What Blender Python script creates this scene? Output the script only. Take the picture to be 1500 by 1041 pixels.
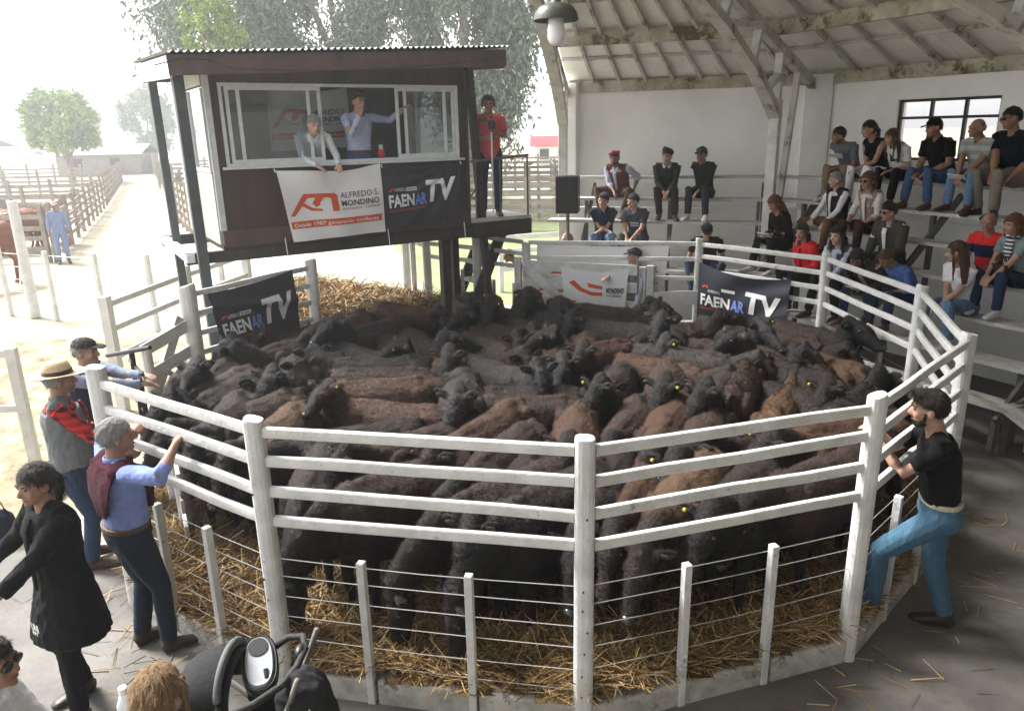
import bpy, bmesh, math, random
import numpy as np
from mathutils import Vector, Matrix, noise
for o in list(bpy.data.objects): bpy.data.objects.remove(o)
random.seed(7); rng = np.random.default_rng(7)
S = bpy.context.scene; COL = S.collection
R = math.radians
# ---------------------------------------------------------------- camera, sky, sun, exposure
CAMH, PITCH, ROLL = 3.35, 16.7, 1.2
cd = bpy.data.cameras.new('camera'); cam = bpy.data.objects.new('camera', cd); COL.objects.link(cam)
cam.matrix_world = Matrix.Translation((0, 0, CAMH)) @ Matrix.Rotation(R(90-PITCH), 4, 'X') @ Matrix.Rotation(R(-ROLL), 4, 'Z')
cd.lens = 26.4; cd.sensor_width = 36; cd.clip_start = .05; cd.clip_end = 2000
S.camera = cam
W = bpy.data.worlds.new('World'); S.world = W; W.use_nodes = True
wn, wl = W.node_tree.nodes, W.node_tree.links; wn.clear()
sky = wn.new('ShaderNodeTexSky'); sky.sky_type = 'NISHITA'; sky.sun_disc = False
SUN_EL, SUN_AZ = 48, -62        # azimuth from +Y, clockwise (towards the open, left-hand side)
sky.sun_elevation = R(SUN_EL); sky.sun_rotation = R(SUN_AZ); sky.dust_density = 1.5; sky.air_density = 1.0; sky.ozone_density = .6
hs = wn.new('ShaderNodeHueSaturation'); hs.inputs['Saturation'].default_value = .12
bg = wn.new('ShaderNodeBackground'); bg.inputs['Strength'].default_value = .15
wo = wn.new('ShaderNodeOutputWorld')
wl.new(sky.outputs[0], hs.inputs['Color']); wl.new(hs.outputs[0], bg.inputs[0]); wl.new(bg.outputs[0], wo.inputs[0])
sl = bpy.data.lights.new('sun', 'SUN'); sl.energy = 4.2; sl.angle = R(20); sl.color = (1, .97, .92)
so = bpy.data.objects.new('sun', sl); COL.objects.link(so)
sd = Vector((math.sin(R(SUN_AZ))*math.cos(R(SUN_EL)), math.cos(R(SUN_AZ))*math.cos(R(SUN_EL)), math.sin(R(SUN_EL))))
so.rotation_euler = sd.to_track_quat('Z', 'Y').to_euler()
S.view_settings.view_transform = 'Standard'; S.view_settings.look = 'None'; S.view_settings.gamma = 1
S.view_settings.exposure = 1.55
S.render.engine = 'CYCLES'
GLARE_HAZE = .0034
try:
    S.cycles.max_bounces = 7; S.cycles.diffuse_bounces = 5; S.cycles.transparent_max_bounces = 12
except Exception: pass

# ---------------------------------------------------------------- helpers
V = Vector
def tag(o, label=None, cat=None, group=None, kind=None):
    if label: o['label'] = label
    if cat: o['category'] = cat
    if group: o['group'] = group
    if kind: o['kind'] = kind
    return o
def empty(name, loc, rz=0, label=None, cat=None, group=None):
    o = bpy.data.objects.new(name, None); o.empty_display_size = .1; COL.objects.link(o)
    o.location = loc; o.rotation_euler = (0, 0, rz)
    return tag(o, label, cat, group)
def frame(d, up=(0, 0, 1)):
    d = V(d).normalized(); up = V(up)
    if abs(d.dot(up)) > .98: up = V((0, 1, 0)) if abs(d.y) < .9 else V((1, 0, 0))
    x = d.cross(up).normalized(); return x, x.cross(d).normalized(), d      # right, up, along
class MB:
    def __init__(s): s.v = []; s.f = []
    def add(s, vs, fs):
        b = len(s.v); s.v += [tuple(v) for v in vs]; s.f += [tuple(b+i for i in f) for f in fs]; return s
    def box(s, c, size, rz=0, M=None):
        hx, hy, hz = size[0]/2, size[1]/2, size[2]/2
        M = M or Matrix.Translation(V(c)) @ Matrix.Rotation(rz, 4, 'Z')
        vs = [M @ V((x*hx, y*hy, z*hz)) for x in (-1, 1) for y in (-1, 1) for z in (-1, 1)]
        return s.add(vs, [(0, 1, 3, 2), (4, 6, 7, 5), (0, 4, 5, 1), (2, 3, 7, 6), (0, 2, 6, 4), (1, 5, 7, 3)])
    def beam(s, p0, p1, w, h, up=(0, 0, 1), ext=0):     # w across, h along up
        p0, p1 = V(p0), V(p1); x, u, d = frame(p1-p0, up); p0 = p0-d*ext; p1 = p1+d*ext
        vs = [p+x*a*w/2+u*b*h/2 for p in (p0, p1) for a, b in ((-1, -1), (1, -1), (1, 1), (-1, 1))]
        return s.add(vs, [(3, 2, 1, 0), (4, 5, 6, 7), (0, 1, 5, 4), (1, 2, 6, 5), (2, 3, 7, 6), (3, 0, 4, 7)])
    def loft(s, pts, rad, n=10, up=(0, 0, 1), dirs=None, cap=True, sq=1.0):
        pts = [V(p) for p in pts]; vs = []; m = len(pts)
        for i, p in enumerate(pts):
            if dirs: d = V(dirs[i])
            else: d = (pts[min(i+1, m-1)]-pts[max(i-1, 0)])
            x, u, d = frame(d, up)
            r = rad[i] if isinstance(rad, list) else rad
            a, b = r if isinstance(r, (list, tuple)) else (r, r)
            for k in range(n):
                t = 2*math.pi*k/n; c, q = math.cos(t), math.sin(t)
                if sq != 1.0:
                    c = math.copysign(abs(c)**sq, c); q = math.copysign(abs(q)**sq, q)
                vs.append(p+x*(a*c)+u*(b*q))
        fs = [(i*n+k, i*n+(k+1) % n, (i+1)*n+(k+1) % n, (i+1)*n+k) for i in range(m-1) for k in range(n)]
        if cap: fs += [tuple(range(n-1, -1, -1)), tuple((m-1)*n+k for k in range(n))]
        return s.add(vs, fs)
    def ell(s, c, r, M=None, nu=12, nv=8):
        c = V(c); vs = []; fs = []
        M3 = M.to_3x3() if M else Matrix.Identity(3)
        vs.append(c+M3 @ V((0, 0, r[2])))
        for j in range(1, nv):
            ph = math.pi*j/nv
            for i in range(nu):
                th = 2*math.pi*i/nu
                vs.append(c+M3 @ V((r[0]*math.sin(ph)*math.cos(th), r[1]*math.sin(ph)*math.sin(th), r[2]*math.cos(ph))))
        vs.append(c+M3 @ V((0, 0, -r[2])))
        for i in range(nu):
            fs.append((0, 1+i, 1+(i+1) % nu)); e = len(vs)-1; b = 1+(nv-2)*nu
            fs.append((e, b+(i+1) % nu, b+i))
            for j in range(nv-2):
                a = 1+j*nu
                fs.append((a+i, a+nu+i, a+nu+(i+1) % nu, a+(i+1) % nu))
        return s.add(vs, fs)
    def poly(s, pts, th, nrm):       # flat polygon with thickness
        n = len(pts); nn = V(nrm).normalized()*th
        vs = [V(p) for p in pts]+[V(p)-nn for p in pts]
        return s.add(vs, [tuple(range(n)), tuple(range(2*n-1, n-1, -1))]+[(i, i+n, (i+1) % n+n, (i+1) % n) for i in range(n)])
    def xf(s, M):
        s.v = [tuple(M @ V(v)) for v in s.v]; return s
    def build(s, name, mat, parent=None, world=True, smooth=False, bevel=0, voxel=0, sm=0, disp=None, link=True):
        me = bpy.data.meshes.new(name)
        vs = s.v
        if parent is not None and world:
            Mi = Matrix.LocRotScale(parent.location, parent.rotation_euler, None).inverted()
            vs = [tuple(Mi @ V(v)) for v in vs]
        me.from_pydata(vs, [], s.f); me.validate()
        o = bpy.data.objects.new(name, me)
        if bevel or voxel or sm:
            COL.objects.link(o)
            if bevel:
                b = o.modifiers.new('b', 'BEVEL'); b.width = bevel; b.segments = 2; b.limit_method = 'ANGLE'
            if voxel:
                r = o.modifiers.new('r', 'REMESH'); r.mode = 'VOXEL'; r.voxel_size = voxel; r.use_smooth_shade = True
            if sm:
                q = o.modifiers.new('s', 'SMOOTH'); q.factor = .5; q.iterations = sm
            m2 = bpy.data.meshes.new_from_object(o.evaluated_get(bpy.context.evaluated_depsgraph_get()))
            COL.objects.unlink(o); o.modifiers.clear(); o.data = m2; bpy.data.meshes.remove(me); me = m2; me.name = name
        if disp: displace(me, disp)
        if voxel or smooth: me.shade_smooth()
        if mat is not None:
            me.materials.clear(); me.materials.append(mat)
        if link: COL.objects.link(o)
        if parent is not None: o.parent = parent
        return o
def displace(me, fn):
    n = len(me.vertices); co = np.empty(n*3); me.vertices.foreach_get('co', co); co = co.reshape(n, 3)
    no = np.empty(n*3); me.vertex_normals.foreach_get('vector', no); no = no.reshape(n, 3)
    co += no*fn(co)[:, None]; me.vertices.foreach_set('co', co.ravel()); me.update()
def folds(amp, seed=0, fx=9, fz=3):
    r = np.random.default_rng(seed); K = [(r.normal(0, 1, 3)*np.array([fx, fx, fz])*(1+.6*j), r.uniform(0, 6.28), amp/(1+.5*j)) for j in range(6)]
    def f(co):
        d = np.zeros(len(co))
        for k, ph, a in K:
            w = co + .05*np.sin(co[:, [1, 2, 0]]*11+ph)
            d += a*(1-np.abs(np.sin(w @ k*1.6+ph))*1.6)
        return d*.45
    return f
def obj_from(name, vs, fs, mat, parent=None):
    me = bpy.data.meshes.new(name); me.from_pydata([tuple(v) for v in vs], [], fs)
    if mat: me.materials.append(mat)
    o = bpy.data.objects.new(name, me); COL.objects.link(o)
    if parent: o.parent = parent
    return o
def fast_quads(name, co, mat, parent=None):       # co: (n,4,3) array of separate quads
    n = len(co); me = bpy.data.meshes.new(name)
    me.vertices.add(n*4); me.vertices.foreach_set('co', np.asarray(co, dtype=np.float32).ravel())
    me.loops.add(n*4); me.loops.foreach_set('vertex_index', np.arange(n*4, dtype=np.int32))
    me.polygons.add(n); me.polygons.foreach_set('loop_start', np.arange(0, n*4, 4, dtype=np.int32))
    me.update(calc_edges=True); me.materials.append(mat)
    o = bpy.data.objects.new(name, me); COL.objects.link(o)
    if parent: o.parent = parent
    return o

# ---------------------------------------------------------------- materials
def mat(name, c1, c2=None, scale=6, rough=.7, bump=0, bscale=40, stretch=(1, 1, 1), spec=.3, wear=None, wearscale=5, wearamt=.62,
        metal=0, sheen=0, alpha=1, trans=0, emit=0, coat=0, detail=6, contrast=(.35, .65), island=0, geo=False):
    m = bpy.data.materials.new(name); m.use_nodes = True; nt = m.node_tree; N, L = nt.nodes, nt.links
    p = N['Principled BSDF']; p.inputs['Roughness'].default_value = rough; p.inputs['Metallic'].default_value = metal
    p.inputs['Specular IOR Level'].default_value = spec
    p.inputs['Sheen Weight'].default_value = sheen; p.inputs['Transmission Weight'].default_value = trans; p.inputs['Alpha'].default_value = alpha
    if coat: p.inputs['Coat Weight'].default_value = coat
    p.inputs['Base Color'].default_value = (*c1, 1)
    tc = N.new('ShaderNodeTexCoord'); mp = N.new('ShaderNodeMapping'); mp.inputs['Scale'].default_value = stretch
    if geo:
        g = N.new('ShaderNodeNewGeometry'); L.new(g.outputs['Position'], mp.inputs[0])
    else: L.new(tc.outputs['Object'], mp.inputs[0])
    cur = None
    if c2 is not None:
        n1 = N.new('ShaderNodeTexNoise'); n1.inputs['Scale'].default_value = scale; n1.inputs['Detail'].default_value = detail; n1.inputs['Roughness'].default_value = .65
        L.new(mp.outputs[0], n1.inputs['Vector'])
        cr = N.new('ShaderNodeValToRGB'); cr.color_ramp.elements[0].position = contrast[0]; cr.color_ramp.elements[1].position = contrast[1]
        cr.color_ramp.elements[0].color = (*c1, 1); cr.color_ramp.elements[1].color = (*c2, 1)
        L.new(n1.outputs[0], cr.inputs[0]); cur = cr.outputs[0]
    if wear is not None:
        n2 = N.new('ShaderNodeTexNoise'); n2.inputs['Scale'].default_value = wearscale; n2.inputs['Detail'].default_value = 10; n2.inputs['Roughness'].default_value = .75
        L.new(tc.outputs['Object'], n2.inputs['Vector'])
        r2 = N.new('ShaderNodeValToRGB'); r2.color_ramp.elements[0].position = wearamt; r2.color_ramp.elements[1].position = wearamt+.08
        L.new(n2.outputs[0], r2.inputs[0])
        mx = N.new('ShaderNodeMixRGB'); mx.inputs[2].default_value = (*wear, 1); L.new(r2.outputs[0], mx.inputs[0])
        if cur: L.new(cur, mx.inputs[1])
        else: mx.inputs[1].default_value = (*c1, 1)
        cur = mx.outputs[0]
    if island:
        g2 = N.new('ShaderNodeNewGeometry'); h2 = N.new('ShaderNodeHueSaturation')
        mr = N.new('ShaderNodeMapRange'); mr.inputs['To Min'].default_value = 1-island; mr.inputs['To Max'].default_value = 1+island
        L.new(g2.outputs['Random Per Island'], mr.inputs[0]); L.new(mr.outputs[0], h2.inputs['Value'])
        if cur: L.new(cur, h2.inputs['Color'])
        else: h2.inputs['Color'].default_value = (*c1, 1)
        cur = h2.outputs[0]
    if cur: L.new(cur, p.inputs['Base Color'])
    if bump:
        n3 = N.new('ShaderNodeTexNoise'); n3.inputs['Scale'].default_value = bscale; n3.inputs['Detail'].default_value = 5
        L.new(mp.outputs[0], n3.inputs['Vector'])
        b = N.new('ShaderNodeBump'); b.inputs['Strength'].default_value = bump; b.inputs['Distance'].default_value = .02
        L.new(n3.outputs[0], b.inputs['Height']); L.new(b.outputs[0], p.inputs['Normal'])
    if emit: p.inputs['Emission Color'].default_value = (*c1, 1); p.inputs['Emission Strength'].default_value = emit
    return m
M = {}
M['paint'] = mat('white_paint', (.62, .62, .61), (.47, .47, .45), 5, .5, .35, 30, wear=(.16, .14, .12), wearscale=11, wearamt=.61, detail=10)
M['paint_old'] = mat('old_white_paint', (.68, .68, .65), (.5, .5, .46), 4, .6, .25, 30, wear=(.2, .18, .15), wearscale=9, wearamt=.62)
M['kerb'] = mat('kerb_concrete', (.5, .49, .46), (.28, .27, .24), 6, .85, .4, 30, wear=(.16, .13, .09), wearscale=5, wearamt=.55)
M['concrete'] = mat('worn_concrete', (.17, .16, .145), (.085, .08, .074), 1.3, .7, .25, 25, wear=(.13, .12, .10), wearscale=1.1, wearamt=.6, detail=10)
M['plank'] = mat('bench_timber', (.54, .53, .50), (.40, .39, .36), 5, .7, .3, 60, wear=(.15, .14, .12), wearscale=6)
M['steel_dark'] = mat('dark_bench_steel', (.10, .10, .09), (.16, .15, .13), 8, .6, .1)
M['wall'] = mat('limewashed_wall', (.88, .88, .87), (.78, .78, .76), 1.2, .9, .12, 14, wear=(.38, .36, .31), wearscale=1.6, wearamt=.66, detail=10)
M['roofpan'] = mat('roof_sheet_underside', (.86, .85, .80), (.72, .70, .64), 1.5, .9, .15, 12, wear=(.28, .27, .22), wearscale=2.4, wearamt=.62)
M['truss'] = mat('truss_timber', (.60, .58, .54), (.42, .40, .35), 3, .8, .3, 30, wear=(.17, .14, .10), wearscale=3, wearamt=.56)
M['purlin'] = mat('purlin_timber', (.56, .54, .46), (.30, .28, .19), 3, .8, .3, 30, wear=(.12, .11, .06), wearscale=2.2, wearamt=.52)
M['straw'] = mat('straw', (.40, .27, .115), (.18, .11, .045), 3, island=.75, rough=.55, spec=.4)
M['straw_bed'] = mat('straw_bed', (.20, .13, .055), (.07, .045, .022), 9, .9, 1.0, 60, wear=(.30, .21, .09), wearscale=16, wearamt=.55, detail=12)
M['soil'] = mat('yard_soil', (.46, .42, .33), (.30, .27, .19), .8, .95, .8, 9, wear=(.20, .27, .10), wearscale=.35, wearamt=.60, detail=12)
M['track'] = mat('pale_track', (.6, .57, .5), (.5, .47, .4), .6, .95, .3, 9)
M['grass'] = mat('meadow', (.16, .21, .09), (.26, .29, .15), .7, .95, .5, 20)
M['black'] = mat('black_plastic', (.012, .012, .013), None, rough=.4, spec=.4)
M['rubber'] = mat('black_rubber', (.02, .02, .02), (.035, .035, .035), 30, .7, .3, 120)
M['yellow'] = mat('yellow_tag', (.50, .43, .03), None, rough=.4)
M['glassdark'] = mat('sunglass_lens', (.008, .008, .008), None, rough=.1, spec=.6)
M['paper'] = mat('paper', (.8, .79, .78), (.7, .7, .72), 30, .8)
# ---------------------------------------------------------------- ground
C0 = V((.15, 7.32, 0))
def sheet(name, pts, z, m, kind='structure', div=0):
    o = obj_from(name, [(x, y, z) for x, y in pts], [tuple(range(len(pts)))], m); return tag(o, kind=kind)
sheet('ground', [(-300, -60), (300, -60), (300, 420), (-300, 420)], -.02, M['soil'])
sheet('meadow', [(-1.6, 15.2), (1.4, 14.4), (14, 15.2), (40, 60), (-4.5, 27)], -.012, M['grass'])
sheet('track', [(-6.0, 14.5), (-3.6, 14.2), (-12, 42), (-23, 60), (-27, 60), (-12, 26)], -.008, M['track'])
sheet('concrete_floor', [(-4.35, 5.75), (-4.6, 3.5), (-6.5, -3), (9, -6), (10.5, 6), (9, 12), (5.5, 14), (1.2, 14.4), (.9, 12.7), (1.7, 11.8), (.15, 8), (-3.7, 5.4)], 0, M['concrete'])
# irregular strip where the concrete meets the yard, hoof-trodden mud
def mud():
    n = 90; xs = np.linspace(-9.5, -4.45, n); ys = np.linspace(3.2, 12.5, 120); X, Y = np.meshgrid(xs, ys, indexing='ij')
    Z = np.zeros_like(X)
    for i in range(X.shape[0]):
        for j in range(X.shape[1]):
            a = noise.noise((X[i, j]*2.2, Y[i, j]*2.2, 0)); b = noise.cell((X[i, j]*3.2+a, Y[i, j]*3.2, 1))
            Z[i, j] = .05+.035*a+.03*noise.noise((X[i, j]*7, Y[i, j]*7, 3))
    for _ in range(150):
        cx, cy = rng.uniform(-9, -4.6), rng.uniform(3.4, 11.5); rr = rng.uniform(.07, .13)
        d = np.hypot(X-cx, (Y-cy))/rr; Z -= .05*np.exp(-d**4)
    vs = np.stack([X.ravel(), Y.ravel(), Z.ravel()], 1).tolist(); m = Y.shape[1]
    fs = [(i*m+j, (i+1)*m+j, (i+1)*m+j+1, i*m+j+1) for i in range(n-1) for j in range(m-1)]
    o = obj_from('trodden_mud', vs, fs, mat('trodden_mud', (.42, .36, .25), (.2, .15, .09), 3.2, .95, .8, 20, detail=10)); o.data.shade_smooth()
    tag(o, kind='structure')
mud()

# ---------------------------------------------------------------- ring
RP = [(-2.85, 4.91), (-1.47, 3.97), (.37, 3.60), (2.14, 4.14), (3.44, 5.43), (4.02, 7.18), (3.93, 9.24), (2.71, 10.70)]
BACK = [(.25, 11.35), (-.5, 11.3), (-1.32, 11.9), (-1.75, 12.6)]
LEFT = [(-3.48, 7.95), (-2.54, 9.5)]
fence = empty('ring_fence', (C0.x, C0.y, 0), 0, 'white painted post and rail fence curving around the packed cattle', 'fence')
post_me = None
def post(x, y, h, r, parent, name='post', m=None, z0=-.02):
    b = MB(); b.loft([(x, y, z0), (x, y, h*.4), (x+random.uniform(-.004, .004), y, h-.01), (x, y, h)], [r*1.04, r, r*.99, r*.93], 14, up=(0, 1, 0), sq=.75)
    return b.build(name, m or M['paint'], parent, smooth=False, bevel=.004)
def rail(p, q, zp, zq, parent, w=.036, h=.056, name='rail', m=None, ext=0):
    b = MB(); p3, q3 = V((p[0], p[1], zp)), V((q[0], q[1], zq)); n = 5; j = [0, random.uniform(-.006, .006), random.uniform(-.008, .008), random.uniform(-.006, .006), 0]
    pts = [p3.lerp(q3, i/(n-1))+V((0, 0, j[i])) for i in range(n)]
    d = (q3-p3).normalized(); pts[0] = pts[0]-d*ext; pts[-1] = pts[-1]+d*ext
    b.loft(pts, (w/2*1.15, h/2*1.15), 12, sq=.45); return b.build(name, m or M['paint'], parent)
M['wire'] = mat('fence_wire', (.55, .54, .52), None, rough=.4, metal=.6)
def wire(p, q, z, parent):
    b = MB(); p3, q3 = V((p[0], p[1], z)), V((q[0], q[1], z)); mid = p3.lerp(q3, .5)-V((0, 0, random.uniform(.004, .022)))
    b.loft([p3, p3.lerp(mid, .55)-V((0, 0, .003)), mid, q3.lerp(mid, .55)-V((0, 0, .003)), q3], .0028, 5); return b.build('wire', M['wire'], parent)
RZ = (1.74, 1.56, 1.37, 1.18)
segs = list(zip(RP[:-1], RP[1:]))
M['bolt'] = mat('rusty_bolt', (.05, .035, .03), None, rough=.6)
for i, (x, y) in enumerate(RP):
    po_ = post(x, y, 1.82 if i else 1.86, (.062 if i == 0 else .055), fence)
    if i in (1, 2, 3, 4):
        ou = (V((x, y))-C0.xy).normalized()
        for z in (.24, .38, .53, .67, .81, .93, 1.37):
            q = MB(); pz = V((x, y, z))+V((ou.x, ou.y, 0))*.054+V((random.uniform(-.02, .02), 0, 0)); q.ell(pz-V((C0.x, C0.y, 0)), (.006, .006, .009), nu=6, nv=4); bo = q.build('bolt', M['bolt'], None, world=False); bo.parent = po_
for i, (p, q) in enumerate(segs):
    d = (V(q)-V(p)).normalized()
    for z in RZ: rail(p, q, z, z+random.uniform(-.012, .012), fence, ext=-.055)
    if i == 1 or True:
        for k in (1, 2):
            t = k/3+random.uniform(-.02, .02); s = V(p).lerp(V(q), t); out = (s-C0.xy).normalized()*.03
            hh = .98+random.uniform(-.02, .03)
            b = MB(); b.box((s.x+out.x, s.y+out.y, hh/2-.01), (.046, .05, hh), math.atan2(d.y, d.x)); b.build('short_post', M['paint'], fence, bevel=.004)
    for z in (.24, .38, .53, .67, .81, .93): wire(p, q, z, fence)
# back-left stretch with the open side
for (x, y) in LEFT: post(x, y, 1.82, .085 if x < -3 else .07, fence)
for z in (1.72, 1.5, 1.28, 1.06, .8): rail(LEFT[0], LEFT[1], z, z, fence, ext=-.06)
for (x, y), h in zip(BACK, (1.72, 1.9, 1.88, 1.9)): post(x, y, h, .066, fence)
for z in (1.84, 1.66, 1.46): rail(BACK[0], BACK[1], z-.12, z, fence, ext=-.05); rail(BACK[1], BACK[2], z, z, fence, ext=-.05)
for z in (1.84, 1.62): rail(BACK[2], BACK[3], z, z, fence, ext=-.05)
for z in (1.72, 1.5, 1.22): rail(BACK[0], RP[-1], z, z+.02, fence, ext=-.04)
for (x, y, h) in ((-1.05, 11.55, 1.5), (-.9, 11.3, 1.42), (-.72, 11.2, 1.36), (-1.55, 12.1, 1.7), (-1.62, 12.4, 1.7), (.05, 11.1, 1.15), (-.25, 11.15, 1.2)):
    b = MB(); b.box((x, y, h/2), (.05, .05, h)); b.build('short_post', M['paint'], fence, bevel=.004)
for z in (.9, 1.1, 1.3): wire((-1.1, 11.6), (-.5, 11.25), z, fence)

# concrete kerb under the fence (one straight length per bay, joints showing)
kerb = empty('ring_kerb', (C0.x, C0.y, 0)); tag(kerb, kind='structure')
def outp(p, d): p = V(p); return p+(p-C0.xy).normalized()*d
kpts = [LEFT[0], (-3.45, 6.4)] + RP
for p, q in zip(kpts[:-1], kpts[1:]):
    for t0, t1 in ((0, .33), (.33, .67), (.67, 1)):
        a, b_ = V(p).lerp(V(q), t0), V(p).lerp(V(q), t1); g = (b_-a).normalized()*.006
        m = MB(); A, B_ = outp(a+g, -.02), outp(b_-g, -.02); z = .16+random.uniform(-.008, .008)
        m.beam((A.x, A.y, z/2-.01), (B_.x, B_.y, z/2-.01), .13, z+.02); m.build('kerbstone', M['kerb'], kerb, bevel=.015)

# straw bed
def bed_z(x, y):
    r = math.hypot(x-C0.x, y-C0.y)
    z = .06+.05*noise.noise((x*1.3, y*1.3, 0))+.025*noise.noise((x*5, y*5, 2))
    if r > 2.7: z += .13*min(1, (r-2.7)/.8)*max(0, min(1, (7.5-y)/2))
    t = max(0, min(1, (y-9.4)/2.2))*max(0, min(1, (.6-x)/1.0)); z += .72*t*t*(3-2*t)
    return z
def inring(x, y, m=0):
    P_ = [(-3.48-.0, 7.95), (-3.45, 6.4)] + RP + [BACK[0], BACK[1], BACK[2], (-3.6, 13.6), (-5.0, 13.2), LEFT[1]]
    c = False; n = len(P_)
    for i in range(n):
        x1, y1 = P_[i]; x2, y2 = P_[(i+1) % n]
        if (y1 > y) != (y2 > y) and x < (x2-x1)*(y-y1)/(y2-y1)+x1: c = not c
    return c
def straw_floor():
    s = .09; vs, fs, idx = [], [], {}
    xs = np.arange(-5.4, 4.4, s); ys = np.arange(3.3, 13.8, s)
    for i, x in enumerate(xs):
        for j, y in enumerate(ys):
            ox, oy = x-C0.x, y-C0.y; k = .99
            if inring(C0.x+ox*k, C0.y+oy*k) or inring(C0.x+ox*.975, C0.y+oy*.975):
                idx[(i, j)] = len(vs); vs.append((x, y, bed_z(x, y)))
    for (i, j) in idx:
        q = [(i, j), (i+1, j), (i+1, j+1), (i, j+1)]
        if all(k in idx for k in q): fs.append(tuple(idx[k] for k in q))
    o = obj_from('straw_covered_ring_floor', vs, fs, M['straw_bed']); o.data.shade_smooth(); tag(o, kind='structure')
straw_floor()
def straws(n, xy, zf, lmin=.07, lmax=.26, w=(.0022, .0045), tilt=.35, lift=.04):
    out = np.empty((n, 4, 3)); c = 0
    while c < n:
        x, y = xy()
        if x is None: continue
        z = zf(x, y)+abs(rng.normal(0, lift)); a = rng.uniform(0, 6.283); l = rng.uniform(lmin, lmax); t = rng.normal(0, tilt)
        d = np.array([math.cos(a)*math.cos(t), math.sin(a)*math.cos(t), abs(math.sin(t))]); ww = rng.uniform(*w)
        s = np.cross(d, rng.normal(0, 1, 3)); s /= np.linalg.norm(s)+1e-9
        p = np.array([x, y, z]); e = p+d*l
        out[c] = (p-s*ww, p+s*ww, e+s*ww*.7, e-s*ww*.7); c += 1
    return out
def xy_front():
    while True:
        a = rng.uniform(-2.95, .25); r = 3.85-abs(rng.normal(0, .75)); x, y = C0.x+r*math.cos(a), C0.y+r*math.sin(a)
        if r > 1.5 and inring(x, y): return x, y
def xy_back():
    while True:
        x, y = rng.uniform(-4.4, -.3), rng.uniform(9.3, 13.5)
        if inring(x, y): return x, y
def xy_all():
    while True:
        x, y = rng.uniform(-3.6, 4), rng.uniform(3.6, 9.5)
        if inring(x, y): return x, y
def xy_out():
    a = rng.uniform(-2.9, .3); r = 3.86+abs(rng.normal(0, .28)); return C0.x+r*math.cos(a), C0.y+r*math.sin(a)
Q = np.concatenate([straws(66000, xy_front, bed_z, lift=.03, lmin=.035, lmax=.21), straws(14000, xy_all, bed_z), straws(15000, xy_back, bed_z, w=(.004, .008), lmax=.3),
                    straws(420, xy_out, lambda x, y: .004, lift=.006, tilt=.08, lmax=.22)])
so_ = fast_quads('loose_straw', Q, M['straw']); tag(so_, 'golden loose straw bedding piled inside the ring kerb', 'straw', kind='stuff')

# ---------------------------------------------------------------- covered grandstand: wall polygon V[i], roof cone, terraces
WV = [V((1.1, 14.25)), V((5.1, 13.0)), V((8.1, 7.55)), V((7.07, 1.6)), V((3.2, -2.9)), V((-4.2, -3.2))]
HUB = V((-.4, 6.4, 6.75)); EZ = 4.15
def inward(a, b):
    d = (b-a).normalized(); n = V((d.y, -d.x)); return n if n.dot(C0.xy-a) > 0 else -n
def offset_vertex(i, o):
    n = len(WV)
    if i == 0: return WV[0]+inward(WV[0], WV[1])*o
    if i == n-1: return WV[-1]+inward(WV[-2], WV[-1])*o
    n1, n2 = inward(WV[i-1], WV[i]), inward(WV[i], WV[i+1]); b = (n1+n2); return WV[i]+b*(o/(1+n1.dot(n2)))
shed = empty('grandstand_shed', (5.3, 12.85, 0), 0, 'open fronted timber roofed shed with limewashed walls over the seating', 'shed')
M['winframe'] = mat('window_steel', (.05, .04, .04), None, rough=.5)
M['skyglass'] = mat('window_glass', (.9, .93, .95), None, rough=.05, alpha=.12)
T = .22
def wall_seg(a, b, z0, z1, t0=0, t1=1, m='wall', name='wall'):
    a, b = V(a), V(b); n = -inward(a, b)*T/2; p, q = a.lerp(b, t0)+n, a.lerp(b, t1)+n
    mb = MB(); mb.beam((p.x, p.y, (z0+z1)/2), (q.x, q.y, (z0+z1)/2), T, z1-z0); return mb.build(name, M[m], shed)
wall_seg(WV[0], WV[1], -.02, EZ)
# wall with the window (bay B)
LB = (WV[2]-WV[1]).length; w0, w1, wz0, wz1 = .235, .475, 2.80, 3.66
wall_seg(WV[1], WV[2], -.02, EZ, 0, w0); wall_seg(WV[1], WV[2], -.02, EZ, w1, 1)
wall_seg(WV[1], WV[2], -.02, wz0, w0, w1); wall_seg(WV[1], WV[2], wz1, EZ, w0, w1)
wf = MB(); nrm = inward(WV[1], WV[2]); off = -nrm*.08
def wp(t, z): p = WV[1].lerp(WV[2], t)+off; return V((p.x, p.y, z))
for t in (w0+.003, w0+(w1-w0)/3, w0+(w1-w0)*2/3, w1-.003): wf.beam(wp(t, wz0), wp(t, wz1), .04, .05, up=(nrm.x, nrm.y, 0))
for z in (wz0+.02, wz0+.60, wz1-.02): wf.beam(wp(w0, z), wp(w1, z), .038, .038)
wfo = wf.build('window_frame', M['winframe'], shed)
for i in range(3):
    for za, zb in ((wz0+.04, wz0+.58), (wz0+.62, wz1-.04)):
        g = MB(); a, b = wp(w0+(w1-w0)*i/3+.005, (za+zb)/2), wp(w0+(w1-w0)*(i+1)/3-.005, (za+zb)/2); g.beam(a, b, .006, zb-za); g.build('pane', M['skyglass'], shed)
for i in range(2, 5): wall_seg(WV[i], WV[i+1], -.02, EZ)
# pilasters at the wall junctions
for i, w in ((0, .32), (1, .42), (2, .4), (3, .4)):
    n = inward(WV[max(i, 1)-1], WV[max(i, 1)]); p = WV[i]+n*.13; d = (WV[max(i, 1)]-WV[max(i, 1)-1]).normalized()
    mb = MB()
    if i == 0: p = p+d*.05
    mb.box((p.x, p.y, EZ/2-.02), (w, .26, EZ-.05), math.atan2(d.y, d.x)); mb.build('pilaster', M['wall'], shed, bevel=.01)
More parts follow.
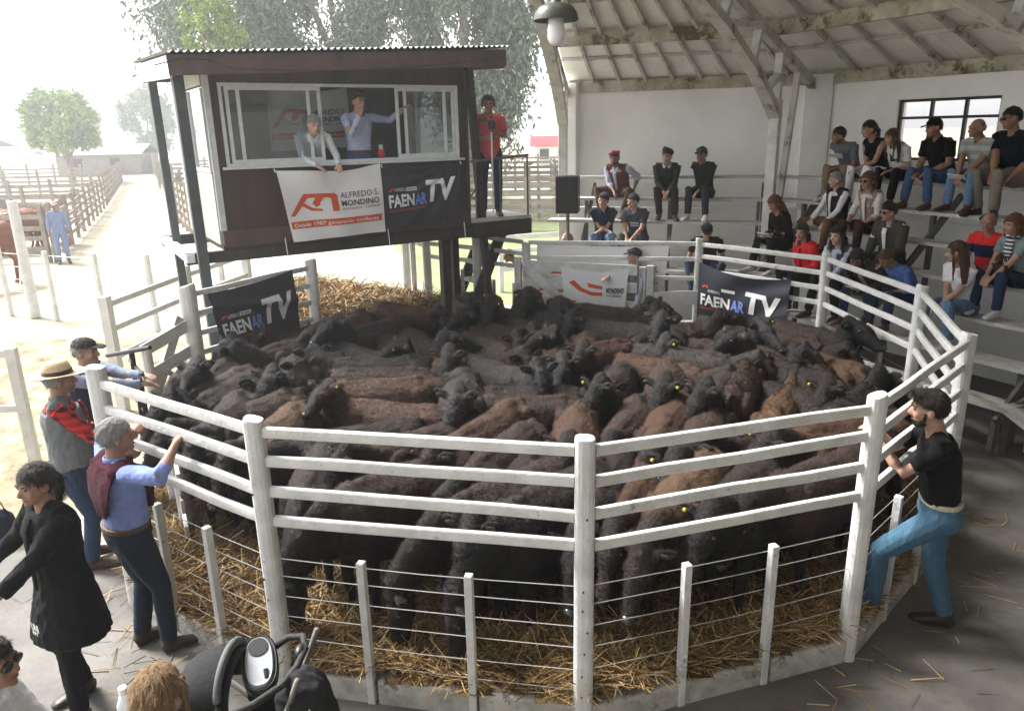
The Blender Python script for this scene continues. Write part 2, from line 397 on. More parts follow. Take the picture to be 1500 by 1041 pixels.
# roof: sectors of a cone
def rp(i, t, o=0, dz=0):      # point at fraction t along bay i, o = fraction up towards the hub
    e = WV[i].lerp(WV[i+1], t); e3 = V((e.x, e.y, EZ)); p = e3.lerp(HUB, o); p.z += dz; return p
ext = 0.04
for i in range(5):
    nt = 8
    for k in range(nt):
        for ra, rb in ((-.05, .22), (.222, .48), (.482, .74), (.742, 1.0)):
            dz_ = .02+.005*(k % 2)+.011*int(ra*4+.3); a, b, c, d = rp(i, max(0, k/nt-.002), ra-.004, dz_), rp(i, min(1, (k+1)/nt+.002), ra-.004, dz_), rp(i, min(1, (k+1)/nt+.002), rb, dz_), rp(i, max(0, k/nt-.002), rb, dz_)
            if rb == 1.0: c = c.lerp(b, .02); d = d.lerp(a, .02)
            th = V((0, 0, .03)); mb = MB(); mb.add([a, b, c, d, a+th, b+th, c+th, d+th], [(3, 2, 1, 0), (4, 5, 6, 7), (0, 1, 5, 4), (1, 2, 6, 5), (2, 3, 7, 6), (3, 0, 4, 7)])
            mb.build('roof_panel', M['roofpan'], shed)
    # purlins (deep) running along the bay and thinner battens
    for o in (.0, .23, .46, .70):
        a, b = rp(i, -.0, o, -.10), rp(i, 1.0, o, -.10); mb = MB(); mb.beam(a, b, .10, .19); mb.build('purlin', M['purlin'], shed, bevel=.008)
    for o in (.115, .345, .58, .8):
        a, b = rp(i, 0, o, -.005), rp(i, 1, o, -.005); mb = MB(); mb.beam(a, b, .05, .045); mb.build('batten', M['truss'], shed)
    # rafters
    nr = 9
    for k in range(1, nr):
        a, b = rp(i, k/nr, 0, -.03), rp(i, k/nr, .93, -.03); mb = MB(); mb.beam(a, b, .045, .075); mb.build('rafter', M['truss'], shed)
# radial lattice trusses with curved lower chord, carried by posts in front of the wall
def truss(i, gap=.75, wpost=.13, drop=1.05):
    e = WV[i]; c = (HUB.xy-e).normalized(); side = V((c.y, -c.x, 0))
    base = e+c*gap; Lr = (HUB.xy-base).length
    def roofz(s): f = ((base+c*s)-e).length/(HUB.xy-e).length; return EZ+(HUB.z-EZ)*f
    P3 = lambda s, z: V((base.x+c.x*s, base.y+c.y*s, z))
    z0 = 3.45
    mb = MB(); mb.beam(P3(0, -.02), P3(0, z0+.25), wpost, wpost+.02, up=side); mb.build('column', M['paint_old'], shed, bevel=.01)
    up_pts = [P3(s, roofz(s)-.28) for s in (-gap*.85, 0, .8, 1.8, 3.0, 4.4, Lr)]
    mb = MB()
    for a, b in zip(up_pts[:-1], up_pts[1:]): mb.beam(a, b, .10, .15, ext=.01)
    mb.build('upper_chord', M['truss'], shed)
    low = [P3(0, z0), P3(.45, z0+.33), P3(1.0, z0+.66), P3(2.0, z0+1.13), P3(3.2, z0+1.55), P3(4.9, z0+2.05), P3(Lr, HUB.z-.75)]
    mb = MB()
    for a, b in zip(low[:-1], low[1:]): mb.beam(a, b, .11, .17, up=side, ext=.02)
    mb.build('arched_chord', M['truss'], shed)
    for a, b in ((low[0], up_pts[1]), (low[2], up_pts[2]), (low[1]+V((0, 0, .05)), P3(-.02, z0+.6)), (low[3], up_pts[2]), (low[3], up_pts[3]), (low[4], up_pts[3]), (low[4], up_pts[4]), (low[5], up_pts[5]), (low[5], up_pts[4])):
        mb = MB(); mb.beam(a, b, .085, .11, up=side); mb.build('brace', M['paint_old'], shed)
    # second leaning prop from the column foot to the wall side
    mb = MB(); mb.beam(P3(-.05, .3), P3(-gap*.45, roofz(0)-.5), .07, .09, up=side); mb.build('prop', M['truss'], shed)
for i, g_ in enumerate((.75, 1.75, 2.7, 2.2, 1.8)): truss(i, g_)
# terraces
ROW = [2.56, 2.23, 1.90, 1.57, 1.24, .91, .58]; OFF = [.75+.36*k for k in range(7)]
stand = empty('terraced_seating', (5.0, 11.5, 0), 0, 'weathered plank bleachers stepping up to the limewashed shed walls', 'bleachers')
def row_line(bay, k):
    return offset_vertex(bay, OFF[k]), offset_vertex(bay+1, OFF[k])
for bay in range(0, 4):
    for k in range(7):
        a, b = row_line(bay, k); d = (b-a).normalized()
        if bay == 0: a = a+d*.02
        nseg = 2 if bay == 0 else 3
        if bay == 0 and k >= 3: a = a.lerp(b, (.12, .42, .52, .6)[k-3])
        for q in range(nseg):
            p0, p1 = a.lerp(b, q/nseg)+d*.004, a.lerp(b, (q+1)/nseg)-d*.004
            for s_ in (0, 1):
                n = inward(a, b)*(-.075+.152*s_); z = ROW[k]-.022+random.uniform(-.003, .003)
                mb = MB(); mb.beam((p0.x+n.x, p0.y+n.y, z), (p1.x+n.x, p1.y+n.y, z), .144, .042); mb.build('plank', M['plank'], stand)
    a0, b0 = WV[bay], WV[bay+1]; L_ = (b0-a0).length; nfr = 3
    for q in range(nfr):
        t = (q+.42)/nfr; base = a0.lerp(b0, t); n = inward(a0, b0)
        for k in (1, 3, 5, 6):
            if bay == 0 and q == 0 and k > 3: continue
            p = base+n*OFF[k]; mb = MB(); mb.beam((p.x, p.y, -.01), (p.x, p.y, ROW[k]-.046), .05, .07, up=(n.x, n.y, 0)); mb.build('support_post', M['steel_dark'], stand)
        ke = 3 if (bay == 0 and q == 0) else 6; p, p2 = base+n*(OFF[0]-.1), base+n*(OFF[ke]+.1); dd = (b0-a0).normalized()*.055
        mb = MB(); mb.beam((p.x+dd.x, p.y+dd.y, ROW[0]-.16), (p2.x+dd.x, p2.y+dd.y, ROW[ke]-.18), .04, .10); mb.build('sloping_bearer', M['steel_dark'], stand)
# concrete retaining panel below the upper rows, seen between the planks
    a, b = a0+inward(a0, b0)*.42, b0+inward(a0, b0)*.42
    mb = MB(); mb.beam((a.x, a.y, 1.0), (b.x, b.y, 1.0), .08, 2.0); mb.build('riser_wall', M['wall'], shed)
# ---------------------------------------------------------------- cloth banners with printed lettering
def text_mesh(txt, size, bold=0, shear=0, sx=1):
    c = bpy.data.curves.new('t', 'FONT'); c.body = txt; c.size = size; c.offset = bold; c.shear = shear; c.resolution_u = 2; c.fill_mode = 'FRONT'
    o = bpy.data.objects.new('t', c); COL.objects.link(o)
    me = bpy.data.meshes.new_from_object(o.evaluated_get(bpy.context.evaluated_depsgraph_get())); COL.objects.unlink(o); bpy.data.objects.remove(o)
    bm = bmesh.new(); bm.from_mesh(me); bmesh.ops.triangulate(bm, faces=bm.faces[:]); bm.verts.ensure_lookup_table()
    vs = [(v.co.x*sx, v.co.y) for v in bm.verts]; fs = [tuple(v.index for v in f.verts) for f in bm.faces]; bm.free(); return vs, fs
PR = {}
def prm(name, c, rough=.6):
    if name not in PR: PR[name] = mat('print_'+name, c, None, rough=rough)
    return PR[name]
WHITE, ORANGE, GREY, BLUE, NAVY = ('white', (.75, .75, .76)), ('orange', (.62, .09, .03)), ('charcoal', (.045, .045, .055)), ('blue', (.16, .24, .62)), ('navy', (.03, .04, .10))
def banner(name, label, cat, TL, TR, BR, BL, wav, base_mat, items, group=None, aspect=1.0, both=False):
    """items: ('t', text, u, v, height, colour, bold, shear, sx, maxw) with u,v the lower left in fractions of the cloth; ('p', [(u,v)...], colour)"""
    TL, TR, BR, BL = map(V, (TL, TR, BR, BL)); e = empty(name, ((TL+BR)/2)[:], 0, label, cat, group)
    Wd = ((TR-TL).length+(BR-BL).length)/2; Hd = ((TL-BL).length+(TR-BR).length)/2
    nrm = (TR-TL).cross(BL-TL).normalized()
    if nrm.dot(V((0, 0, CAMH))-TL) < 0: nrm = -nrm
    def S_(u, v, o=0):       # v = 1 top
        top, bot = TL.lerp(TR, u), BL.lerp(BR, u); q = bot.lerp(top, v); ds, dn = wav(u, v); return q+V((0, 0, -ds))+nrm*(dn+o)
    nu, nv = 44, 30
    vs = [S_(i/nu, j/nv) for j in range(nv+1) for i in range(nu+1)]
    fs = [(j*(nu+1)+i, j*(nu+1)+i+1, (j+1)*(nu+1)+i+1, (j+1)*(nu+1)+i) for j in range(nv) for i in range(nu)]
    mb = MB(); mb.add(vs, fs); cl = mb.build('cloth', base_mat, e, smooth=True)
    layer = {}
    def put(pts, tris, col, o):
        bm = bmesh.new(); vv = [bm.verts.new((x, y, 0)) for x, y in pts]
        for f in tris:
            try: bm.faces.new([vv[i] for i in f])
            except ValueError: pass
        for _ in range(3):
            ed = [g for g in bm.edges if g.calc_length() > .05]
            if not ed: break
            bmesh.ops.subdivide_edges(bm, edges=ed, cuts=1); bmesh.ops.triangulate(bm, faces=bm.faces[:])
        bm.verts.index_update(); L = layer.setdefault((col, o), MB())
        L.add([S_(v.co.x/Wd, v.co.y/Hd, o) for v in bm.verts], [tuple(v.index for v in f.verts) for f in bm.faces]); bm.free()
    for it in items:
        if it[0] == 't':
            _, tx, u, v, h, col, bold, shear, fitw = it; hh = h*Hd
            ps, fs_ = text_mesh(tx, hh/.73, bold*hh, shear)
            x0, x1 = min(p[0] for p in ps), max(p[0] for p in ps); k = fitw*Wd/(x1-x0)
            put([((p[0]-x0)*k+u*Wd, p[1]+v*Hd) for p in ps], fs_, col, .011)
        else:
            pts = [(a*Wd, b*Hd) for a, b in it[1]]; bm = bmesh.new(); vv = [bm.verts.new((x, y, 0)) for x, y in pts]; bm.faces.new(vv)
            bmesh.ops.triangulate(bm, faces=bm.faces[:]); bm.verts.index_update()
            put(pts, [tuple(v.index for v in f.verts) for f in bm.faces], it[2], it[3] if len(it) > 3 else .004); bm.free()
    for (col, o), L in layer.items(): L.build('printed_lettering', prm(*col), e)
    return e, S_
M['banner_dark'] = mat('dark_banner_cloth', (.030, .032, .045), None, rough=.45, spec=.4, bump=.05)
M['banner_white'] = mat('white_banner_cloth', (.74, .74, .76), None, rough=.6, spec=.3, bump=.05)
def faenar():
    return [('t', 'FAENAR', .05, .33, .20, WHITE, .05, 0, .47), ('t', 'TV', .53, .36, .38, WHITE, .055, .12, .40),
            ('t', 'AR', .365, .331, .20, BLUE, .05, 0, .148), ('p', [(.05, .575), (.09, .63), (.135, .63), (.135, .585), (.12, .585), (.12, .61), (.10, .61), (.075, .575)], ORANGE),
            ('t', 'ALFREDO S.', .14, .58, .055, WHITE, .01, 0, .135), ('p', [(.285, .575), (.42, .575), (.42, .635), (.285, .635)], WHITE), ('t', 'MONDINO', .295, .588, .036, NAVY, .03, 0, .115),
            ('t', 'EL MERCADO ECONOMICO DE HACIENDA Y SUS PERSONAS', .05, .255, .035, ORANGE, .01, 0, .50)]
def fix_faenar(it):      # FAEN white, AR blue as two words so nothing overlaps
    it = [i for i in it if not (i[0] == 't' and i[1] in ('FAENAR', 'AR'))]
    return it+[('t', 'FAEN', .05, .33, .20, WHITE, .045, 0, .33), ('t', 'AR', .39, .33, .20, BLUE, .045, 0, .15)]
FA = fix_faenar(faenar())
def mondino(dim=False):
    a = [('p', [(.03, .36), (.20, .66), (.36, .66), (.36, .60), (.235, .60), (.19, .53), (.27, .45), (.36, .43), (.36, .40), (.25, .41), (.17, .49), (.075, .36)], ORANGE),
         ('p', [(.27, .52), (.34, .66), (.50, .66), (.53, .63), (.53, .42), (.52, .39), (.46, .39), (.46, .58), (.44, .60), (.39, .60), (.345, .52), (.345, .49), (.30, .46)], ORANGE, .005),
         ('t', "ALFREDO S.", .56, .575, .095, GREY, 0, 0, .39), ('t', 'MONDINO', .56, .455, .09, GREY, .022, 0, .39), ('t', 'HACIENDA · CAMPOS', .56, .395, .035, GREY, 0, 0, .39),
         ('p', [(.02, .18), (.97, .18), (.97, .28), (.02, .28)], ORANGE, .004), ('t', "Desde 1987 generando confianza", .05, .203, .055, WHITE, .012, 0, .88)]
    if not dim: a = [('t',)+i[1:] if False else i for i in a]
    # the slogan is white on the orange strip: lift it above
    return a

# ---------------------------------------------------------------- auctioneer's booth on stilts
A0, B0 = V((-3.40, 9.0)), V((-.56, 10.72)); bt = (B0-A0).normalized(); bn = V((bt.y, -bt.x)); BL_ = (B0-A0).length; BD = 2.1
def bp(s, o, z): p = A0+bt*s+bn*o; return V((p.x, p.y, z))    # s along the front, o outwards (towards the ring)
M['ply'] = mat('dark_stained_plywood', (.070, .042, .034), (.038, .025, .021), 7, .45, .15, 60, stretch=(1, 1, .12), wear=(.13, .07, .05), wearscale=3, wearamt=.66)
M['redwood'] = mat('red_brown_fascia', (.105, .062, .054), (.055, .040, .036), 5, .5, .2, 50, stretch=(1, 1, .4), wear=(.26, .16, .13), wearscale=7, wearamt=.63)
M['darkwood'] = mat('dark_timber', (.035, .030, .028), (.06, .052, .048), 6, .7, .2, 50)
M['greypost'] = mat('slate_painted_post', (.045, .058, .062), (.07, .082, .085), 5, .6, .1, 40, wear=(.2, .2, .2), wearscale=9, wearamt=.68)
M['alu'] = mat('white_aluminium', (.62, .64, .66), (.52, .54, .55), 9, .35, .05)
M['pale_ply'] = mat('pale_side_cladding', (.46, .46, .43), (.36, .36, .33), 6, .7, .1, 40, stretch=(1, 1, .15))
M['inner'] = mat('booth_lining', (.20, .20, .19), (.14, .14, .135), 2, .8)
M['tin'] = mat('corrugated_tin', (.30, .32, .31), (.18, .19, .18), 3, .45, .1, metal=.5)
gl = bpy.data.materials.new('window_glass_pane'); gl.use_nodes = True; nt = gl.node_tree; nt.nodes.clear()
o_ = nt.nodes.new('ShaderNodeOutputMaterial'); mx = nt.nodes.new('ShaderNodeMixShader'); tr = nt.nodes.new('ShaderNodeBsdfTransparent'); gs = nt.nodes.new('ShaderNodeBsdfGlossy'); fr = nt.nodes.new('ShaderNodeLayerWeight')
tr.inputs[0].default_value = (.82, .86, .87, 1); gs.inputs['Roughness'].default_value = .02; fr.inputs[0].default_value = .35
mr = nt.nodes.new('ShaderNodeMapRange'); mr.inputs['To Min'].default_value = .06; mr.inputs['To Max'].default_value = .8
nt.links.new(fr.outputs['Fresnel'], mr.inputs[0]); nt.links.new(mr.outputs[0], mx.inputs[0]); nt.links.new(tr.outputs[0], mx.inputs[1]); nt.links.new(gs.outputs[0], mx.inputs[2]); nt.links.new(mx.outputs[0], o_.inputs[0])
M['glass'] = gl
booth = empty('auction_booth', bp(BL_/2, -BD/2, 0)[:], 0, 'raised dark plywood auctioneer booth on stilts with white sliding windows', 'booth')
ZF, ZS, ZW, ZT = 2.10, 3.0, 3.93, 4.12       # floor, sill, window head, wall top
def slab(name, s0, s1, o0, o1, z0, z1, m, bev=0):
    mb = MB(); vs = [bp(s, o, z) for z in (z0, z1) for s, o in ((s0, o0), (s1, o0), (s1, o1), (s0, o1))]
    mb.add(vs, [(3, 2, 1, 0), (4, 5, 6, 7), (0, 1, 5, 4), (1, 2, 6, 5), (2, 3, 7, 6), (3, 0, 4, 7)]); return mb.build(name, M[m], booth, bevel=bev)
t_ = .05
# front: three plywood panels under the sill, jambs, head
slab('wall_panel', 0, .80, -t_, 0, ZF+.02, ZS, 'ply'); slab('wall_panel', .804, 1.98, -t_, 0, ZF+.02, ZS, 'ply'); slab('wall_panel', 1.984, 2.95, -t_, 0, ZF+.02, ZS, 'ply'); slab('wall_panel', 2.954, BL_, -t_, 0, ZF+.02, ZS, 'ply')
slab('wall_panel', 0, .13, -t_, 0, ZS, ZW, 'ply'); slab('wall_panel', BL_-.13, BL_, -t_, 0, ZS, ZW, 'ply'); slab('head_panel', 0, BL_, -t_, 0, ZW, ZT+.12, 'ply')
slab('skirting_board', -.01, BL_+.01, .002, .03, ZF-.02, ZF+.17, 'redwood', .004)
slab('corner_trim', -.03, .04, .002, .025, ZF+.17, ZT, 'alu'); slab('corner_trim', BL_-.03, BL_+.02, .002, .02, ZF+.17, ZT, 'ply')
# sides, back, floor, ceiling, beam
slab('floor_slab', -.02, BL_+.02, -BD, .0, ZF-.06, ZF, 'darkwood'); slab('ceiling', 0, BL_, -BD, -t_, ZT, ZT+.02, 'inner')
slab('back_wall', 0, BL_, -BD-.04, -BD, ZF, ZT, 'inner')
slab('side_wall', -.04, 0, -BD, -t_, ZF, ZS-.05, 'pale_ply'); slab('side_wall', -.04, 0, -BD, -t_, ZW-.02, ZT, 'pale_ply'); slab('side_wall', -.04, 0, -BD, -BD+.25, ZS-.05, ZW-.02, 'pale_ply')
slab('side_pane', -.025, -.015, -BD+.25, -t_-.04, ZS-.03, ZW-.04, 'glass'); slab('side_frame', -.05, .01, -BD+.22, -t_, ZS-.06, ZS-.02, 'alu'); slab('side_frame', -.05, .01, -t_-.05, -t_, ZS-.02, ZW-.05, 'alu'); slab('side_frame', -.05, .01, -1.05, -1.0, ZS-.02, ZW-.05, 'alu')
slab('side_wall', BL_, BL_+.04, -BD, -t_, ZF, ZS-.05, 'ply'); slab('side_wall', BL_, BL_+.04, -BD, -t_, ZW, ZT, 'ply'); slab('side_pane', BL_+.015, BL_+.025, -BD+.5, -.1, ZS-.05, ZW, 'glass')
slab('side_frame', BL_-.01, BL_+.05, -BD+.45, -BD+.5, ZS-.05, ZW, 'alu')
slab('side_wall', BL_, BL_+.04, -BD, -BD+.45, ZS-.05, ZW, 'ply')
# back wall window opening is suggested by a bright sliding window on the right-hand back corner
slab('front_beam', -.45, BL_+.25, -.10, .0, ZF-.20, ZF-.065, 'darkwood', .005); slab('rear_beam', -.45, BL_+.25, -BD, -BD+.1, ZF-.20, ZF-.065, 'darkwood')
slab('side_beam', -.45, -.36, -BD, .02, ZF-.17, ZF-.07, 'alu'); slab('inner_joist', .5, .6, -BD+.1, -.1, ZF-.16, ZF-.062, 'darkwood')
# window frame and sashes
def frame_rect(name, s0, s1, z0, z1, w, o0, o1, m='alu', parent=None):
    mb = MB()
    for (a, b, c, d) in ((s0, s1, z0, z0+w), (s0, s1, z1-w, z1), (s0, s0+w, z0+w, z1-w), (s1-w, s1, z0+w, z1-w)):
        vs = [bp(s, o, z) for z in (c, d) for s, o in ((a, o0), (b, o0), (b, o1), (a, o1))]
        mb.add(vs, [(3, 2, 1, 0), (4, 5, 6, 7), (0, 1, 5, 4), (1, 2, 6, 5), (2, 3, 7, 6), (3, 0, 4, 7)])
    return mb.build(name, M[m], booth)
frame_rect('window_frame', .13, BL_-.13, ZS, ZW, .035, -.045, .03)
slab('window_sill', .08, BL_-.08, .0, .09, ZS-.03, ZS-.001, 'alu', .004)
for nm, a, b, o in (('sash', .33, 1.19, -.02), ('sash', .20, 1.32, .0), ('sash', 2.42, BL_-.17, -.02), ('sash', 2.30, 3.02, .0)):
    frame_rect(nm, a, b, ZS+.036, ZW-.036, .04, o-.012, o+.008)
for a, b, o in ((.37, 1.15, -.02), (.165, .33, -.03), (2.46, BL_-.21, -.02)):
    slab('window_pane', a, b, o-.004, o, ZS+.07, ZW-.07, 'glass')
slab('bulk_shelf', .2, BL_-.2, -.42, -.06, ZS-.10, ZS-.07, 'inner')
# roof: tin sheets, fascia boards, soffit
def roofpt(s, o, dz=0): return bp(s, o, 4.26+.045*s-.04*(o+.8)+dz)
def roof_board(name, s0, o0, s1, o1, z0, z1, m, th=.03):
    a, b = roofpt(s0, o0, (z0+z1)/2), roofpt(s1, o1, (z0+z1)/2); mb = MB(); mb.beam(a, b, th, z1-z0); return mb.build(name, M[m], booth, bevel=.004)
RS0, RS1, RO0, RO1 = -.42, BL_+.40, -BD-.25, .42
roof_board('fascia_board', RS0, RO1, RS1, RO1, -.225, -.02, 'redwood'); roof_board('fascia_board', RS0+.02, RO0, RS0+.02, RO1-.02, -.25, -.02, 'alu'); roof_board('fascia_board', RS1-.02, RO0, RS1-.02, RO1-.02, -.25, -.02, 'redwood'); roof_board('fascia_board', RS0, RO0, RS1, RO0, -.25, -.02, 'redwood')
mb = MB(); c4 = [roofpt(s, o, -.20) for s, o in ((RS0, RO0), (RS1, RO0), (RS1, RO1), (RS0, RO1))]
mb.add(c4+[p+V((0, 0, .02)) for p in c4], [(3, 2, 1, 0), (4, 5, 6, 7), (0, 1, 5, 4), (1, 2, 6, 5), (2, 3, 7, 6), (3, 0, 4, 7)]); mb.build('soffit', M['pale_ply'], booth)
ns = 5; per = (RS1-RS0+.06)/ns
for k in range(ns):
    vs, fs = [], []; n = 48; s0 = RS0-.03+k*per
    for i in range(n+1):
        s = s0+per*i/n
        for o in (RO0-.05, RO1+.06): vs.append(roofpt(s, o, .012+.014*math.sin(2*math.pi*s/.076)+.002*k))
    for i in range(n): fs.append((2*i, 2*i+2, 2*i+3, 2*i+1))
    m2 = MB(); m2.add(vs+[v+V((0, 0, -.004)) for v in vs], fs+[tuple(x+len(vs) for x in reversed(f)) for f in fs]); m2.build('tin_sheet', M['tin'], booth, smooth=True)
# posts
def bpost(p0, p1, w, m='greypost', name='stilt'):
    mb = MB(); mb.beam(p0, p1, w, w, up=(bn.x, bn.y, 0)); return mb.build(name, M[m], booth, bevel=.006)
bpost(bp(-.27, .06, -.02), bp(-.30, .14, 4.02), .115); bpost(bp(-.34, -1.35, -.02), bp(-.36, -1.4, 4.08), .10)
bpost(bp(3.72, -.10, -.02), bp(3.45, -.12, 4.22), .095, 'darkwood'); bpost(bp(3.3, -2.3, -.02), bp(3.3, -2.3, 4.1), .1, 'darkwood')
bpost(bp(3.08, -.35, -.02), bp(3.08, -.35, ZF-.06), .13, 'darkwood'); bpost(bp(3.32, -.5, -.02), bp(3.32, -.5, ZF-.06), .10, 'darkwood')
# sagging cable over the fascia
mb = MB(); pts = [roofpt(-.55+4.2*i/16, .475, -.12-.10*math.sin(math.pi*min(1, max(0, i/16*1.0)))+(.08 if 1 <= i <= 2 else 0)) for i in range(17)]
mb.loft(pts, .006, 5); mb.build('cable', M['black'], booth)
# catwalk, rail and stair at the right-hand end
slab('catwalk_deck', BL_+.02, BL_+1.02, -1.0, .02, ZF+.0, ZF+.05, 'plank'); slab('catwalk_beam', BL_+.05, BL_+1.02, -.04, .04, ZF-.22, ZF-.002, 'darkwood'); slab('catwalk_beam', BL_+.05, BL_+1.0, -1.0, -.92, ZF-.22, ZF-.002, 'darkwood')
def rod(name, p, q, r=.014, m='steel_dark'):
    mb = MB(); mb.loft([p, q], r, 8); return mb.build(name, M[m], booth)
for s in (BL_+.12, BL_+.52, BL_+.98): rod('railing_post', bp(s, .0, ZF+.05), bp(s, .0, ZF+.88))
rod('top_rail', bp(BL_+.05, 0, ZF+.84), bp(BL_+1.0, 0, ZF+.90), .018); rod('railing_post', bp(BL_+.98, -.95, ZF+.05), bp(BL_+.98, -.95, ZF+.88)); rod('top_rail', bp(BL_+.98, 0, ZF+.88), bp(BL_+.98, -.95, ZF+.88), .016)
rod('brace_rod', bp(BL_+.02, -.5, ZF+.05), bp(BL_+.3, -.3, ZF+.45), .012)
stair = empty('timber_stair', bp(3.75, -.6, 0)[:], 0, 'steep dark timber stair leading up to the booth catwalk', 'stairs')
for o in (-.35, -.9):
    mb = MB(); mb.beam(bp(3.15, o, .02), bp(4.15, o, ZF-.02), .045, .17); mb.build('stringer', M['darkwood'], stair)
for k in range(8):
    f = (k+.6)/8.4; q = bp(3.15, -.625, 0).lerp(bp(4.15, -.625, 0), f); z = ZF*f
    mb = MB(); a = q+V((bn.x, bn.y, 0))*.25; b = q-V((bn.x, bn.y, 0))*.25; mb.beam((a.x, a.y, z), (b.x, b.y, z), .22, .035); mb.build('tread', M['plank'], stair)

# banners
def wav1(u, v): return (.045*math.sin(math.pi*u)*(v**2)+.01*math.sin(9*u+2)*v, .012+.010*math.sin(14*u+4*v)+.012*math.sin(5*u-6*v))
def wav2(u, v):
    d = math.hypot(1-u, 1-v); dd = math.hypot(u, 1-v)
    a = math.atan2(1-v, 1.02-u); fo = .014*math.sin(22*a)*math.exp(-1.1*d)+.010*math.sin(16*math.atan2(1-v, u+.02))*math.exp(-1.6*dd)
    return (.05*math.sin(math.pi*u)*v*v, .022+fo+.006*math.sin(7*u+3*v))
bz = ZS-.04
_o = .115
banner('white_logo_banner', 'white cloth banner with orange logo and ALFREDO S. MONDINO hanging below the booth window', 'banner',
       bp(.66, _o, bz-.01), bp(1.99, _o, bz+.0), bp(2.02, .06, ZF+.0), bp(.80, .06, ZF-.03), wav1, M['banner_white'], mondino())
banner('dark_channel_banner', 'dark FAENAR TV banner tied under the booth window beside the white banner', 'banner',
       bp(2.0, _o, bz), bp(3.13, _o, bz+.02), bp(3.13, .06, ZF+.12), bp(2.04, .06, ZF+.03), wav2, M['banner_dark'], FA, group=None)
ib = banner('inside_logo_banner', 'white MONDINO banner hung on the back wall inside the booth', 'banner',
       bp(1.15, -1.9, ZW+.08), bp(2.35, -1.9, ZW+.06), bp(2.35, -1.9, ZS+.15), bp(1.15, -1.9, ZS+.12), wav1, M['banner_white'], mondino())
for s in (.64, 2.0, 3.14):
    mb = MB(); mb.loft([bp(s, .12, bz+.0), bp(s+.01, .13, bz-.04)], .008, 6); mb.build('cord_knot', M['banner_white'], booth)
    mb = MB(); mb.loft([bp(s+.06, .06, ZF+.03), bp(s+.07, .07, ZF-.20)], .006, 6); mb.build('tie_cord', M['banner_white'], booth)
def wav3(u, v): return (.02*math.sin(math.pi*u)*v-.02*u, .012*math.sin(5*u+5*v)+.03*math.exp(-((v-.82+.25*u)/.06)**2))
l0, l1 = V((LEFT[0][0], LEFT[0][1], 0)), V((LEFT[1][0], LEFT[1][1], 0)); dn = V((.06, -.06, 0))
banner('fence_channel_banner', 'dark FAENAR TV banner tied low on the fence under the booth, cattle in front', 'banner',
       l0.lerp(l1, .12)+dn+V((0, 0, 1.70)), l0.lerp(l1, .80)+dn+V((0, 0, 1.74)), l0.lerp(l1, .82)+dn+V((0, 0, .90)), l0.lerp(l1, .18)+dn+V((0, 0, .92)), wav3, M['banner_dark'], FA)
pA, pB = V((*RP[7], 0)), V((*RP[6], 0)); dn2 = V((-.05, -.05, 0))
def wav4(u, v): return (.16*math.sin(math.pi*u)*v**3*.6, .03*math.sin(2.5*math.pi*u)*math.sin(3*v)+.012*math.sin(18*u*(1.2-v)))
banner('right_channel_banner', 'dark FAENAR TV banner sagging on the rear fence before the seated crowd', 'banner',
       pA.lerp(pB, .03)+dn2+V((0, 0, 1.50)), pA.lerp(pB, .78)+dn2+V((0, 0, 1.44)), pA.lerp(pB, .78)+dn2+V((0, 0, .62)), pA.lerp(pB, .03)+dn2+V((0, 0, .70)), wav4, M['banner_dark'], [tuple(x[:3])+(x[3]-.06,)+tuple(x[4:]) if x[0] == 't' else x for x in FA])
# white gate at the back of the ring
gate = empty('white_board_gate', (1.0, 11.1, 0), 0, 'white board gate with a diagonal brace at the back of the ring', 'gate')
gA, gB = V((.12, 11.25, 0)), V((1.98, 10.78, 0))
for x, y, h in ((gA.x, gA.y, 1.52), (gB.x+.05, gB.y-.02, 1.44), (gB.x-.06, gB.y, 1.42)):
    mb = MB(); mb.box((x, y, h/2+.02), (.1, .09, h-.05), -.25); mb.build('gate_post', M['paint'], gate, bevel=.006)
for z, h in ((1.38, .15), (1.12, .15), (.84, .15), (.56, .15)):
    mb = MB(); mb.beam(gA+V((.07, -.02, z+.02)), gB+V((-.12, -.0, z-.02)), .028, h); mb.build('board', M['paint'], gate, bevel=.004)
mb = MB(); mb.beam(gA+V((.1, -.06, 1.4)), gA.lerp(gB, .62)+V((0, -.06, .4)), .026, .14); mb.build('diagonal_board', M['paint'], gate, bevel=.004)
mb = MB(); mb.loft([gB+V((-.14, -.07, 1.5)), gB+V((-.13, -.07, .45))], .014, 8); mb.build('bolt_rod', M['steel_dark'], gate)
mb = MB(); mb.beam(gB+V((.1, -.05, .95)), V((*RP[7], 0))+V((.1, -.07, .98)), .035, .2); mb.build('low_board', M['paint'], gate, bevel=.004)
def wav5(u, v): return (.05*math.sin(math.pi*u)*v, .03*math.sin(6*u+3*v))
banner('white_fence_banner', 'pale white and orange banner draped on the rear fence behind the board gate', 'banner',
       (.42, 11.50, 1.70), (2.35, 11.02, 1.70), (2.25, 11.00, .72), (.42, 11.48, .8), wav5, M['banner_white'], mondino())
banner('gate_banner', 'white cloth with orange swoosh hanging over the board gate', 'banner',
       (.75, 11.02, 1.40), (1.72, 10.78, 1.36), (1.65, 10.78, .5), (.85, 11.0, .55), wav5, M['banner_white'],
       [('p', [(.1, .75), (.25, .62), (.45, .55), (.62, .56), (.62, .62), (.45, .62), (.3, .68), (.18, .8)], ORANGE), ('p', [(.38, .78), (.62, .74), (.62, .68), (.4, .7)], ORANGE),
        ('t', 'MONDINO', .68, .62, .1, GREY, .04, 0, .28), ('t', 'HACIENDA', .68, .55, .05, GREY, .01, 0, .25), ('p', [(-.0, .42), (.2, .44), (.12, .28)], ORANGE)])
